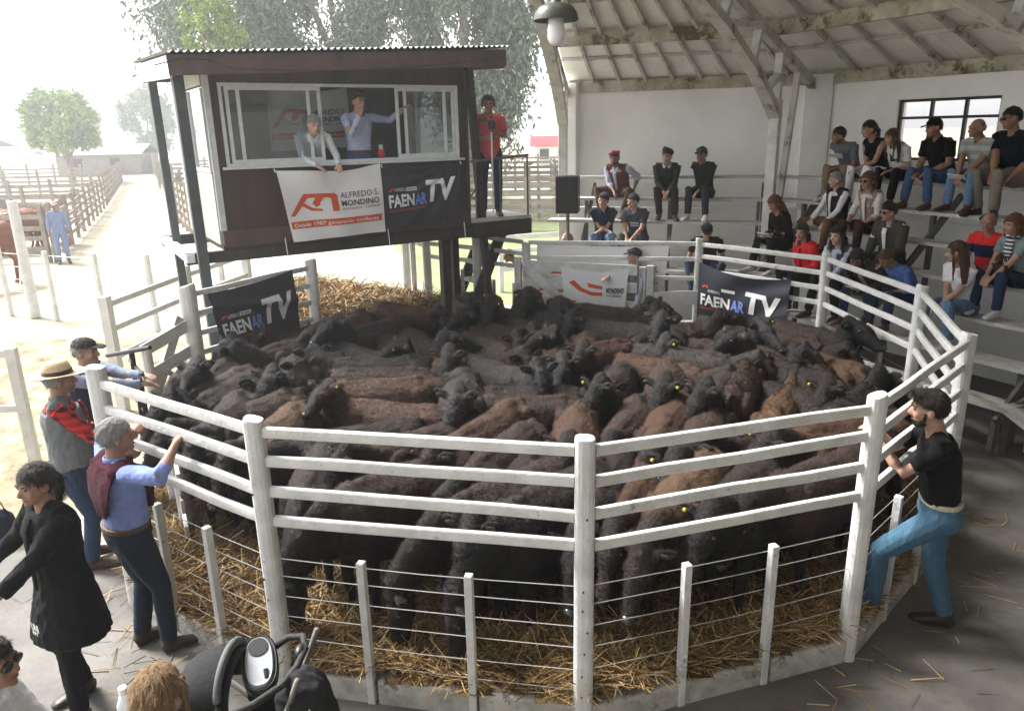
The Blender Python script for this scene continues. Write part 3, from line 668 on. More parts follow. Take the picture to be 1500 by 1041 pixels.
# ---------------------------------------------------------------- beyond the ring: trees, pens, fences, yard
M['euc'] = mat('eucalyptus_leaves', (.12, .16, .10), (.20, .24, .17), 2, .6, island=.4); M['lime_leaf'] = mat('fresh_green_leaves', (.16, .26, .04), (.26, .34, .08), 2, .6, island=.3); M['far_leaf'] = mat('far_tree_leaves', (.10, .17, .08), (.16, .22, .11), 2, .6, island=.3)
M['bark'] = mat('pale_bark', (.30, .26, .22), (.16, .13, .11), 6, .9, .5, 20, stretch=(1, 1, .2)); M['pen'] = mat('weathered_pen_timber', (.34, .30, .26), (.22, .19, .16), 3, .9, .2)
for k_ in ('euc', 'lime_leaf', 'far_leaf'):
    m_ = M[k_]; m_.node_tree.nodes['Principled BSDF'].inputs['Transmission Weight'].default_value = 0
def tree(name, label, x, y, h, cr, trunk_h, leaf, n, ls, group=None, droop=0, limbs=7, tr=.2, seed=0):
    r = random.Random(seed); g = np.random.default_rng(seed); e = empty(name, (x, y, 0), 0, label, 'tree', group)
    b = MB(); b.loft([(x, y, -.1), (x+.05, y, trunk_h*.5), (x+r.uniform(-.2, .2), y, trunk_h), (x+r.uniform(-.4, .4), y, h*.8)], [tr*1.3, tr, tr*.8, tr*.2], 10, up=(0, 1, 0)); b.build('trunk', M['bark'], e, smooth=True)
    cl = []
    for i in range(limbs):
        a = 6.283*i/limbs+r.uniform(-.4, .4); z0 = trunk_h*r.uniform(.6, 1.1); L = cr*r.uniform(.6, .95); z1 = z0+(h-trunk_h)*r.uniform(.35, .8)
        p = [V((x, y, z0)), V((x+math.cos(a)*L*.4, y+math.sin(a)*L*.4, z0+(z1-z0)*.55)), V((x+math.cos(a)*L, y+math.sin(a)*L, z1))]
        b = MB(); b.loft(p, [tr*.5, tr*.33, tr*.12], 8, up=(0, 1, .1)); b.build('limb', M['bark'], e, smooth=True); cl.append(p[2])
    nc = 34; cs = []
    for i in range(nc):
        u = g.normal(0, 1, 3); u /= np.linalg.norm(u); rr = g.uniform(.35, 1)**.6; zc = trunk_h+(h-trunk_h)*.52
        cs.append((x+u[0]*cr*rr, y+u[1]*cr*rr, zc+u[2]*(h-trunk_h)*.52*rr, cr*g.uniform(.16, .34)))
    cs = np.array(cs); k = g.integers(0, nc, n); u = g.normal(0, 1, (n, 3)); u /= np.linalg.norm(u, axis=1)[:, None]; rad = cs[k, 3:4]*g.uniform(.3, 1.1, (n, 1))
    p = cs[k, :3]+u*rad; p[:, 2] -= droop*g.exponential(1, n)*cs[k, 3]; p[:, 2] = np.maximum(p[:, 2], trunk_h*.45)
    d = g.normal(0, 1, (n, 3)); d[:, 2] -= droop*1.6; d /= np.linalg.norm(d, axis=1)[:, None]; s = np.cross(d, g.normal(0, 1, (n, 3))); s /= np.linalg.norm(s, axis=1)[:, None]
    L = ls*g.uniform(.6, 1.4, (n, 1)); w = L*(.16 if droop else .32); q = np.stack([p-s*w*.3, p+d*L*.5-s*w, p+d*L, p+d*L*.5+s*w], 1)
    q -= np.array([x, y, 0]); c = fast_quads('crown', q, M[leaf], e); tag(c, kind='stuff'); return e
G = 'eucalyptus trees behind the booth'
tree('eucalyptus_tree', 'tall drooping eucalyptus behind the left part of the booth roof', -12.6, 36, 15.5, 4.2, 4.5, 'euc', 26000, .30, G, .7, tr=.35, seed=1)
tree('eucalyptus_tree', 'tall drooping eucalyptus behind the middle of the booth roof', -7.4, 38, 18, 4.9, 4.5, 'euc', 34000, .30, G, .7, tr=.42, seed=2)
tree('eucalyptus_tree', 'tall drooping eucalyptus behind the right end of the booth', -1.8, 36, 16.5, 4.2, 2.6, 'euc', 34000, .30, G, .8, tr=.38, seed=3)
tree('small_green_tree', 'bright yellow green tree low behind the booth roof', -10.8, 30, 8.4, 1.1, 5.6, 'lime_leaf', 3500, .22, None, .2, tr=.1, seed=4)
tree('round_tree', 'round yellow green tree standing alone at the far end of the track', -35, 62, 7.6, 2.7, 2.0, 'lime_leaf', 12000, .34, None, 0, tr=.25, seed=5)
for i, (x, y, h, c, sd_) in enumerate(((-78, 110, 11, 6, 11), (-66, 118, 8, 5, 12), (-92, 120, 9, 6, 13), (-48, 105, 9, 3.6, 14), (-20, 95, 9, 5, 15), (14, 100, 10, 6, 16))):
    tree('distant_tree', ['broad pale tree at the far left of the horizon', 'low tree left of the round tree on the horizon', 'faint tree at the left edge of the horizon', 'small dim tree just left of the round tree', 'faint far tree seen between the booth stilts', 'faint tree on the horizon beyond the red shed'][i], x, y, h, c, 1.5, 'far_leaf', 5000, .6, 'far trees on the horizon', 0, tr=.3, seed=sd_)
def line_fence(name, label, pts, h, rails, step, pw, rw, m, group=None, plank=.0, wires=()):
    e = empty(name, (pts[0][0], pts[0][1], 0), 0, label, 'fence', group)
    for a, b in zip(pts[:-1], pts[1:]):
        a, b = V(a), V(b); L = (b-a).length; n = max(1, round(L/step))
        for i in range(n+1):
            p = a.lerp(b, i/n); hh = h*random.uniform(.95, 1.05); mb = MB(); mb.box((p.x, p.y, hh/2-.01), (pw, pw, hh), math.atan2((b-a).y, (b-a).x)); mb.build('post', m, e)
        for z in rails:
            for i in range(0, n, 3):
                p, q = a.lerp(b, i/n), a.lerp(b, min(n, i+3)/n); mb = MB(); mb.beam((p.x, p.y, z+random.uniform(-.02, .02)), (q.x, q.y, z+random.uniform(-.02, .02)), .04, rw); mb.build('rail', m, e)
        for z in wires: mb = MB(); mb.loft([(a.x, a.y, z), (b.x, b.y, z)], .006, 4); mb.build('wire', M['wire'], e)
    return e
PG = 'timber rail fences of the stock pens'
PR_ = (.35, .65, .95, 1.25, 1.55)
line_fence('pen_fence', 'long weathered pen fence running up the right side of the track', [(-9.8, 24), (-14, 32), (-25.6, 57), (-44, 95)], 1.7, PR_, 1.5, .13, .13, M['pen'], PG)
for i, (y, x0, x1) in enumerate(((27.5, -10, 7), (31, -12.5, 8), (35, -15, 10), (40, -17, 12), (46, -20, 14), (53, -24, 15))):
    line_fence('pen_fence', ['nearest', 'second', 'third', 'fourth', 'fifth', 'farthest'][i]+' crossways rail fence of the pens behind the booth', [(x0, y), (x1, y-2)], 1.75, PR_, 2.2, .13, .13, M['pen'], PG)
for i, x in enumerate((-6.0, -1.0, 2.0, 5.0)):
    line_fence('pen_fence', 'lengthwise pen divider behind the booth, number '+['one from the left', 'two from the left', 'three from the left', 'four from the left'][i], [(x, 27), (x*1.25, 45)], 1.7, PR_, 2.4, .13, .12, M['pen'], PG)
for i, (y, x0, x1) in enumerate(((21.5, -22, -13.2), (25, -26, -14.6), (30, -33, -17), (37, -40, -20), (46, -50, -24), (58, -62, -30))):
    line_fence('pen_fence', ['first', 'second', 'third', 'fourth', 'fifth', 'last'][i]+' crossways fence of the pens left of the track counted from here', [(x0, y), (x1, y)], 1.6, PR_[:4], 2.0, .12, .12, M['pen'], PG)
line_fence('pen_fence', 'long pen fence along the left side of the track', [(-13.0, 21.5), (-21, 40), (-31, 62)], 1.6, PR_[:4], 2, .12, .12, M['pen'], PG)
line_fence('yard_wire_fence', 'white post and wire fence across the sunny yard on the left', [(-14.5, 15.8), (-10.0, 14.7), (-6.4, 13.2), (-5.0, 12.9)], 1.35, (), 1.45, .07, .08, M['paint'], None, wires=(.25, .5, .75, 1.0, 1.25))
e = empty('gate_post', (-9.4, 14.5, 0), 0, 'thick tall white gate post in the sunny yard', 'post'); mb = MB(); mb.loft([(-9.4, 14.5, 0), (-9.4, 14.5, 2.2), (-9.4, 14.5, 2.25)], [.10, .09, .08], 14, up=(0, 1, 0)); mb.build('post', M['paint'], e)
line_fence('white_rail_fence', 'white three rail fence running away from the left side of the ring', [(-4.9, 8.9), (-4.75, 10.9), (-4.45, 12.6)], 1.55, (.75, 1.1, 1.42), 2.0, .11, .07, M['paint'], None)
line_fence('pipe_fence', 'white pipe fence with two rails at the left edge', [(-4.95, 7.15), (-6.6, 6.9)], 1.38, (.78, 1.32), 1.7, .09, .07, M['paint'], None)
line_fence('grass_rail_fence', 'white rail fence on the grass behind the loudspeaker', [(-.2, 16.0), (1.6, 16.6)], 1.2, (.5, .85, 1.15), 1.8, .1, .1, M['paint'], None)
# entrance of the ring on the left: low posts, boards, black steel latch gate
en = empty('entrance_gate', (-3.2, 6.2, 0), 0, 'white board entrance gate with two squat posts at the left of the ring', 'gate')
for x, y, h, w in ((-3.06, 6.22, 1.08, .17), (-2.78, 5.72, 1.0, .12), (-3.72, 7.35, 1.3, .1)):
    mb = MB(); mb.loft([(x, y, 0), (x, y, h-.02), (x, y, h)], [w/2, w/2, w/2*.9], 14, up=(0, 1, 0), sq=.8); mb.build('gate_post', M['paint'], en)
for z0, z1 in ((1.0, .78), (.74, .55), (.48, .32)):
    mb = MB(); mb.beam((-3.04, 6.18, z0), (-2.62, 5.35, z1), .03, .13); mb.build('board', M['paint'], en, bevel=.003)
for z in (.35, .68, 1.0, 1.28):
    mb = MB(); mb.beam((-3.74, 7.3, z), (-3.5, 7.9, z+.12), .03, .13); mb.build('board', M['paint'], en, bevel=.003)
mb = MB(); mb.beam((-3.80, 7.1, .35), (-3.55, 7.85, 1.5), .028, .12); mb.build('diagonal_board', M['paint'], en, bevel=.003)
lg = empty('steel_latch_gate', (-3.5, 6.6, 0), 0, 'black steel latch gate with bars and chain being worked by the two men', 'gate')
def lrod(n_, a, b, r=.016): mb = MB(); mb.loft([a, b], r, 8); mb.build(n_, M['black'], lg)
for x, y, z1 in ((-3.42, 6.50, 1.5), (-3.28, 6.30, 1.35), (-3.56, 6.75, 1.42)): lrod('upright_bar', (x, y, .5), (x, y, z1), .022)
for z in (.75, .95, 1.15, 1.35): lrod('cross_bar', (-3.6, 6.78, z), (-3.18, 6.16, z+.05))
lrod('lever', (-3.7, 6.6, 1.45), (-3.15, 6.3, 1.6), .02)
for k in range(14):
    t = k/13; mb = MB(); c = V((-3.5+.3*t, 6.7-.4*t, 1.05-.28*math.sin(math.pi*t))); mb.loft([c+V((.02*math.cos(a), -.01*math.cos(a), .014*math.sin(a))) for a in [6.283*q/8 for q in range(9)]], .005, 5); mb.build('chain_link', M['black'], lg)
# low brick store, red shed, horse in the yard, cattle in the far pen
def hut(name, label, x, y, w, d, h, wall, roof):
    e = empty(name, (x, y, 0), 0, label, 'shed'); mb = MB(); mb.box((x, y, h/2), (w, d, h)); mb.build('wall', wall, e)
    mb = MB(); mb.poly([(x-w/2-.3, y-d/2-.3, h), (x+w/2+.3, y-d/2-.3, h), (x+w/2+.3, y, h+.9), (x-w/2-.3, y, h+.9)], .08, (0, -.3, 1)); mb.poly([(x-w/2-.3, y, h+.9), (x+w/2+.3, y, h+.9), (x+w/2+.3, y+d/2+.3, h), (x-w/2-.3, y+d/2+.3, h)], .08, (0, .3, 1)); mb.build('roof', roof, e)
    for k in (-.25, .2): mb = MB(); mb.box((x+w*k, y-d/2-.02, h*.55), (.9, .06, 1.0)); mb.build('window', M['glassdark'], e)
hut('low_store', 'low grey store building at the far end of the track', -39, 76, 8, 4, 1.9, mat('store_wall', (.25, .23, .21), (.18, .16, .15), 2), M['tin'])
hut('red_shed', 'small red roofed shed beyond the pens behind the loudspeaker', 4.6, 78, 4, 3, 1.8, M['wall'], mat('red_roof', (.55, .05, .06), (.45, .05, .05), 2))
hut('white_house', 'faint white house on the horizon at the left', -70, 100, 10, 6, 2.6, M['wall'], M['tin'])
# ---------------------------------------------------------------- cattle
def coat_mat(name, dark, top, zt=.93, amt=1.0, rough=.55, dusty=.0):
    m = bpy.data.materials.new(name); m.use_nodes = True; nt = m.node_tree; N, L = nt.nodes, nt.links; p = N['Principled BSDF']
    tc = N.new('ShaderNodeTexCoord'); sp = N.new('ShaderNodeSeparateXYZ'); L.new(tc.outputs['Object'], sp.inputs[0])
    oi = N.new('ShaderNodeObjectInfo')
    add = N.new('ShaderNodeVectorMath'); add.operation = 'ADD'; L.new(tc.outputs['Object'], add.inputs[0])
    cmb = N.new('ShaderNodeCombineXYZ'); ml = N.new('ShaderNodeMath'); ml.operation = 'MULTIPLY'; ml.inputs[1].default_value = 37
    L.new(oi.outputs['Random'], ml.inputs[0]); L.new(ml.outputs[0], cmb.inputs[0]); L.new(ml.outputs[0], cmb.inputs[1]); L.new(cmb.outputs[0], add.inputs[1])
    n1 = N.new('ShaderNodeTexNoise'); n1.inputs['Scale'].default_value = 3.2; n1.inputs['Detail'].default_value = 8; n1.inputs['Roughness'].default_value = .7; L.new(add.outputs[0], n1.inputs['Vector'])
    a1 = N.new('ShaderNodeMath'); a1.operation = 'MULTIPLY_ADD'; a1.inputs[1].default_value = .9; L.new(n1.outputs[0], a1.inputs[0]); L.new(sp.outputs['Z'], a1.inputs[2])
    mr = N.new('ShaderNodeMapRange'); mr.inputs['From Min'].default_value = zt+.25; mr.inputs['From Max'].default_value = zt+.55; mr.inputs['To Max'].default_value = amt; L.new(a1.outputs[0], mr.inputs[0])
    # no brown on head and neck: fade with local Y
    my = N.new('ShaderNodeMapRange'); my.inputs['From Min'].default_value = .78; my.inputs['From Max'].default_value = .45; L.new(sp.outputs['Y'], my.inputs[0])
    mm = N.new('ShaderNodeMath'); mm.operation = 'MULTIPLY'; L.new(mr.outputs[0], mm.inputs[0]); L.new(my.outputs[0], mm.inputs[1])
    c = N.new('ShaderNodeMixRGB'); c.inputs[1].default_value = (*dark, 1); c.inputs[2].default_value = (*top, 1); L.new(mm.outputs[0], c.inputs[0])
    n2 = N.new('ShaderNodeTexNoise'); n2.inputs['Scale'].default_value = 24; n2.inputs['Detail'].default_value = 7; n2.inputs['Roughness'].default_value = .75
    n2.inputs['Distortion'].default_value = 1.2; L.new(add.outputs[0], n2.inputs['Vector'])
    hv = N.new('ShaderNodeMapRange'); hv.inputs['From Min'].default_value = .3; hv.inputs['From Max'].default_value = .7; hv.inputs['To Min'].default_value = .4; hv.inputs['To Max'].default_value = 1.65; L.new(n2.outputs[0], hv.inputs[0])
    h = N.new('ShaderNodeHueSaturation'); L.new(c.outputs[0], h.inputs['Color']); L.new(hv.outputs[0], h.inputs['Value'])
    g = N.new('ShaderNodeNewGeometry'); L.new(h.outputs[0], p.inputs['Base Color'])
    b = N.new('ShaderNodeBump'); b.inputs['Strength'].default_value = .8; b.inputs['Distance'].default_value = .02; L.new(n2.outputs[0], b.inputs['Height']); L.new(b.outputs[0], p.inputs['Normal'])
    p.inputs['Roughness'].default_value = rough; p.inputs['Specular IOR Level'].default_value = .25; p.inputs['Sheen Weight'].default_value = .0+dusty*.25; p.inputs['Sheen Roughness'].default_value = .4
    p.inputs['Sheen Tint'].default_value = (.8, .72, .68, 1)
    return m
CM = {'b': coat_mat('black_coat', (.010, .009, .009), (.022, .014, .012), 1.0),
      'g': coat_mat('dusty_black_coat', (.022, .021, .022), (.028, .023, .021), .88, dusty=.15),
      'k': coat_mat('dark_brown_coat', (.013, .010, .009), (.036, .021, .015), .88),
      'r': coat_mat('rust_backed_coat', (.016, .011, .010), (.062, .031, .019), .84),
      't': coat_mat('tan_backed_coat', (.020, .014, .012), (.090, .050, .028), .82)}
M['cow_eye'] = mat('cattle_eye', (.008, .006, .005), None, rough=.08, spec=.7)
M['nose'] = mat('wet_nose', (.030, .028, .030), None, rough=.25, spec=.6)
M['hoof'] = mat('hoof', (.03, .025, .02), None, rough=.6)
def leaf_ear(mb, root, dirv, up, L=.17, W=.060):
    d = V(dirv).normalized(); pts = [root-d*.03, root+d*.02, root+d*L*.35, root+d*L*.65, root+d*L*.9, root+d*L]
    mb.loft(pts, [(.028, .026), (.036, .028), (W, .02), (W*.92, .016), (W*.5, .013), (.012, .01)], 10, up=up)
def cow_mesh(poll, hd, bend=0, sag=0, seed=0, tailx=0):
    """poll: Vector of the top of the head, hd: direction the face points. Body along +Y, 1.14 m at the withers."""
    rnd = random.Random(seed); mb = MB()
    sp = [(-.66, .93, .10, .12), (-.61, .92, .17, .185), (-.50, .885, .225, .24), (-.30, .845, .25, .285), (-.08, .815, .275, .315), (.15, .805, .272, .325), (.35, .83, .24, .31), (.50, .86, .19, .27), (.60, .88, .14, .22)]
    pts = [(bend*(y*y)*.35, y, z-sag*(1-abs(y)*1.5)*.03) for y, z, a, b in sp]
    mb.loft(pts, [(a, b) for y, z, a, b in sp], 18, sq=.88, dirs=[(bend*y*.7, 1, 0) for y, z, a, b in sp])
    # ridge of the spine, hips, shoulders
    mb.loft([(bend*(y*y)*.35, y, z) for y, z in ((-.62, 1.075), (-.45, 1.115), (-.2, 1.10), (.1, 1.105), (.35, 1.125), (.5, 1.10))], [(.05, .03), (.09, .035), (.075, .035), (.08, .04), (.07, .045), (.05, .05)], 8)
    for sx in (-1, 1):
        mb.ell((sx*.15, -.46, 1.03), (.075, .08, .07)); mb.ell((sx*.165, .38, .86), (.085, .15, .24)); mb.ell((sx*.145, -.50, .84), (.11, .18, .24))
        # legs
        k = rnd.uniform(-.07, .07); q = rnd.uniform(-.08, .08)
        mb.loft([(sx*.14, .40, .80), (sx*.14, .41+k*.3, .58), (sx*.135, .42+k, .40), (sx*.13, .41+k, .33), (sx*.13, .405+k, .13), (sx*.13, .43+k, .06), (sx*.13, .44+k, .0)], [.11, .082, .05, .047, .033, .042, .05], 10, up=(0, 1, 0))
        mb.loft([(sx*.14, -.46, .84), (sx*.15, -.42, .62), (sx*.145, -.50+q, .45), (sx*.14, -.56+q, .39), (sx*.14, -.54+q, .14), (sx*.14, -.51+q, .06), (sx*.14, -.50+q, .0)], [.15, .11, .062, .052, .036, .043, .05], 10, up=(0, 1, 0))
    # tail
    tx = tailx
    mb.loft([(0, -.60, 1.10), (tx*.2, -.68, 1.08), (tx*.5, -.715, .98), (tx*.8, -.70, .78), (tx, -.69, .56), (tx, -.69, .42), (tx, -.69, .33)], [.03, .03, .024, .019, .018, .035, .012], 8, up=(0, 1, 0))
    # neck to the poll
    poll = V(poll); hd = V(hd).normalized(); side = hd.cross(V((0, 0, 1))).normalized(); hup = side.cross(hd).normalized()
    n0, n1 = V((0, .42, .90)), V((0, .60, .93)); back = poll-hd*.05-hup*.06
    mid = n1.lerp(back, .5)+V((0, .03, .02)); up2 = (0, 0, 1)
    mb.loft([n0, n1, mid, back, poll+hd*.06-hup*.08], [(.16, .23), (.14, .205), (.115, .165), (.10, .13), (.08, .09)], 14, up=up2)
    mb.loft([V((0, .5, .72)), V((0, .66, .72)), mid-hup*.10, back-hup*.08], [(.07, .10), (.06, .10), (.04, .07), (.03, .04)], 10)      # dewlap
    # head
    c = poll-hup*.075
    H = [(-.02, .0, .072, .070), (.04, .0, .093, .090), (.11, -.004, .096, .096), (.17, -.012, .092, .094), (.24, -.026, .072, .078), (.31, -.040, .060, .064), (.37, -.050, .062, .058), (.415, -.055, .058, .050), (.44, -.058, .040, .034)]
    mb.loft([c+hd*a+hup*b for a, b, w, h in H], [(w, h) for a, b, w, h in H], 14, up=hup, sq=.9)
    mb.loft([c+hd*.05-hup*.07, c+hd*.14-hup*.10, c+hd*.28-hup*.095, c+hd*.39-hup*.095], [(.055, .05), (.05, .04), (.035, .03), (.036, .022)], 10, up=hup)   # jaw
    mb.ell(c+hd*.03+hup*.065, (.06, .05, .035))
    ears = []
    for sx in (-1, 1):
        mb.ell(c+side*sx*.082+hd*.125+hup*.032, (.026, .03, .024))
        r = c+side*sx*.085+hd*.0+hup*.035; d = side*sx*1.0-hd*.28+hup*(.22+rnd.uniform(-.2, .3)); leaf_ear(mb, r, d, hd+hup*.3); ears.append(r+d.normalized()*.10+hd*.018)
        mb.ell(c+side*sx*.035+hd*.42-hup*.035, (.022, .022, .018))
    return mb, c, hd, side, hup, ears
VAR = {'n': ((0, .93, 1.15), (0, .80, -.60)), 'l': ((0, 1.0, 1.0), (0, .72, -.75)), 'd': ((.03, 1.02, .62), (.05, .22, -1)), 'u': ((0, .84, 1.34), (0, 1, -.22)),
       'L': ((-.22, .83, 1.22), (-.95, .25, -.50)), 'Rr': ((.22, .83, 1.22), (.95, .25, -.50)), 'uL': ((-.16, .74, 1.33), (-1, .1, -.22)), 'uR': ((.16, .75, 1.33), (1, .15, -.25)), 'f': ((.08, .86, 1.28), (.35, .75, -.75))}
COW = {}
def fur_quads(me, n, ln=.028, w=.0016, seed=1, flow=None):
    r = np.random.default_rng(seed); me.calc_loop_triangles(); nt = len(me.loop_triangles)
    tv = np.empty(nt*3, np.int32); me.loop_triangles.foreach_get('vertices', tv); tv = tv.reshape(nt, 3)
    co = np.empty(len(me.vertices)*3); me.vertices.foreach_get('co', co); co = co.reshape(-1, 3)
    a, b, c = co[tv[:, 0]], co[tv[:, 1]], co[tv[:, 2]]; nn = np.cross(b-a, c-a); ar = np.linalg.norm(nn, axis=1)
    ok = (a[:, 2] > .55); pr = ar*ok*(1+1.5*(nn[:, 2] > 0)); pr /= pr.sum(); k = r.choice(nt, n, p=pr); nn = nn/(ar[:, None]+1e-12)
    u, v = r.random(n), r.random(n); f = u+v > 1; u[f], v[f] = 1-u[f], 1-v[f]
    p = a[k]+(b-a)[k]*u[:, None]+(c-a)[k]*v[:, None]; nk = nn[k]
    sw = np.stack([np.sin(p[:, 1]*13+p[:, 0]*7), -np.ones(n)*1.1, np.cos(p[:, 1]*17)*.6-.4], 1)+r.normal(0, .75, (n, 3))
    if flow is not None: sw = np.array(flow)+r.normal(0, .22, (n, 3))
    d = sw-nk*(sw*nk).sum(1)[:, None]; d /= np.linalg.norm(d, axis=1)[:, None]+1e-9; d = d+nk*r.uniform(.15, .7, (n, 1))*(.35 if flow is not None else 1); d /= np.linalg.norm(d, axis=1)[:, None]
    s = np.cross(d, nk); s /= np.linalg.norm(s, axis=1)[:, None]+1e-9; L_ = ln*r.uniform(.5, 1.4, (n, 1)); p = p-nk*.003
    return np.stack([p-s*w, p+s*w, p+d*L_+s*w*.3, p+d*L_-s*w*.3], 1)
def lump(co):
    return np.array([.010*noise.noise((c[0]*9, c[1]*7, c[2]*9))+.006*noise.noise((c[0]*26, c[1]*22, c[2]*26)) for c in co])
def make_cow(key):
    poll, hd = VAR[key]; sd = sum(map(ord, key)); mb, c, h, side, hup, ears = cow_mesh(poll, hd, bend=random.Random(sd).uniform(-.5, .5), seed=sd, tailx=random.Random(sd+5).uniform(-.08, .08))
    r = bpy.data.objects.new
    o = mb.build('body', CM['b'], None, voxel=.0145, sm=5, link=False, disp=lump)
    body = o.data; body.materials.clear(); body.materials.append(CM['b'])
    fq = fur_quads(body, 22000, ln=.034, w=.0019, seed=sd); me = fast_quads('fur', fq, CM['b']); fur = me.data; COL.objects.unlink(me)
    def small(name, m, fn):
        q = MB(); fn(q); ob = q.build(name, m, None, smooth=True, link=False); return ob.data
    eyes = [small('eye', M['cow_eye'], lambda q, sx=sx: q.ell(c+side*sx*.092+h*.128+hup*.030, (.019, .019, .016), nu=10, nv=6)) for sx in (-1, 1)]
    nose = small('nose', M['nose'], lambda q: q.loft([c+h*.405-hup*.045, c+h*.44-hup*.052, c+h*.452-hup*.058], [(.052, .040), (.045, .033), (.03, .02)], 12, up=hup))
    tags = []
    for e in ears: tags.append(small('ear_tag', M['yellow'], lambda q, e=e: q.ell(e+h*.012+hup*.012, (.017, .010, .017), nu=10, nv=6)))
    # inner ear lining
    lin = [small('inner_ear', M['innerear'], lambda q, sx=sx, e=e: q.loft([e-side*sx*.05+h*.004, e+h*.004, e+side*sx*.03+h*.002], [(.018, .008), (.027, .009), (.012, .006)], 8, up=h+hup*.3)) for sx, e in zip((-1, 1), ears)]
    COW[key] = dict(body=body, fur=fur, eyes=eyes, nose=nose, tags=tags, lin=lin)
M['innerear'] = mat('inner_ear_hair', (.07, .055, .045), (.03, .025, .02), 60, .9)
for k in VAR: make_cow(k)
def place_cow(i, x, y, ang, key, col, tagside, label, sc):
    d = COW[key]; e = empty('young_steer', (x, y, bed_z(x, y)-.03), ang-math.pi/2, label, 'steer', 'cattle crowded in the auction ring'); e.scale = (sc*random.uniform(.86, .93), sc*.97, sc*random.uniform(1.0, 1.06))
    def ad(name, me, m=None):
        o = bpy.data.objects.new(name, me); COL.objects.link(o); o.parent = e
        if m: o.material_slots[0].link = 'OBJECT'; o.material_slots[0].material = m
        return o
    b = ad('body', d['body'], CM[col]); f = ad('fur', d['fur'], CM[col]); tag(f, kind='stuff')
    for q in d['eyes']: ad('eye', q)
    for q in d['lin']: ad('inner_ear', q)
    ad('nose', d['nose'])
    if tagside: ad('ear_tag', d['tags'][0 if tagside < 0 else 1])
def pix2(u, v, z):
    x = (u-750)/1100; y = -(v-520.5)/1100; r = R(ROLL); xu = x*math.cos(r)+y*math.sin(r); yu = -x*math.sin(r)+y*math.cos(r); p = R(PITCH)
    f = math.cos(p)+yu*math.sin(p); up = -math.sin(p)+yu*math.cos(p); t = (z-CAMH)/up; return V((xu*t, f*t))
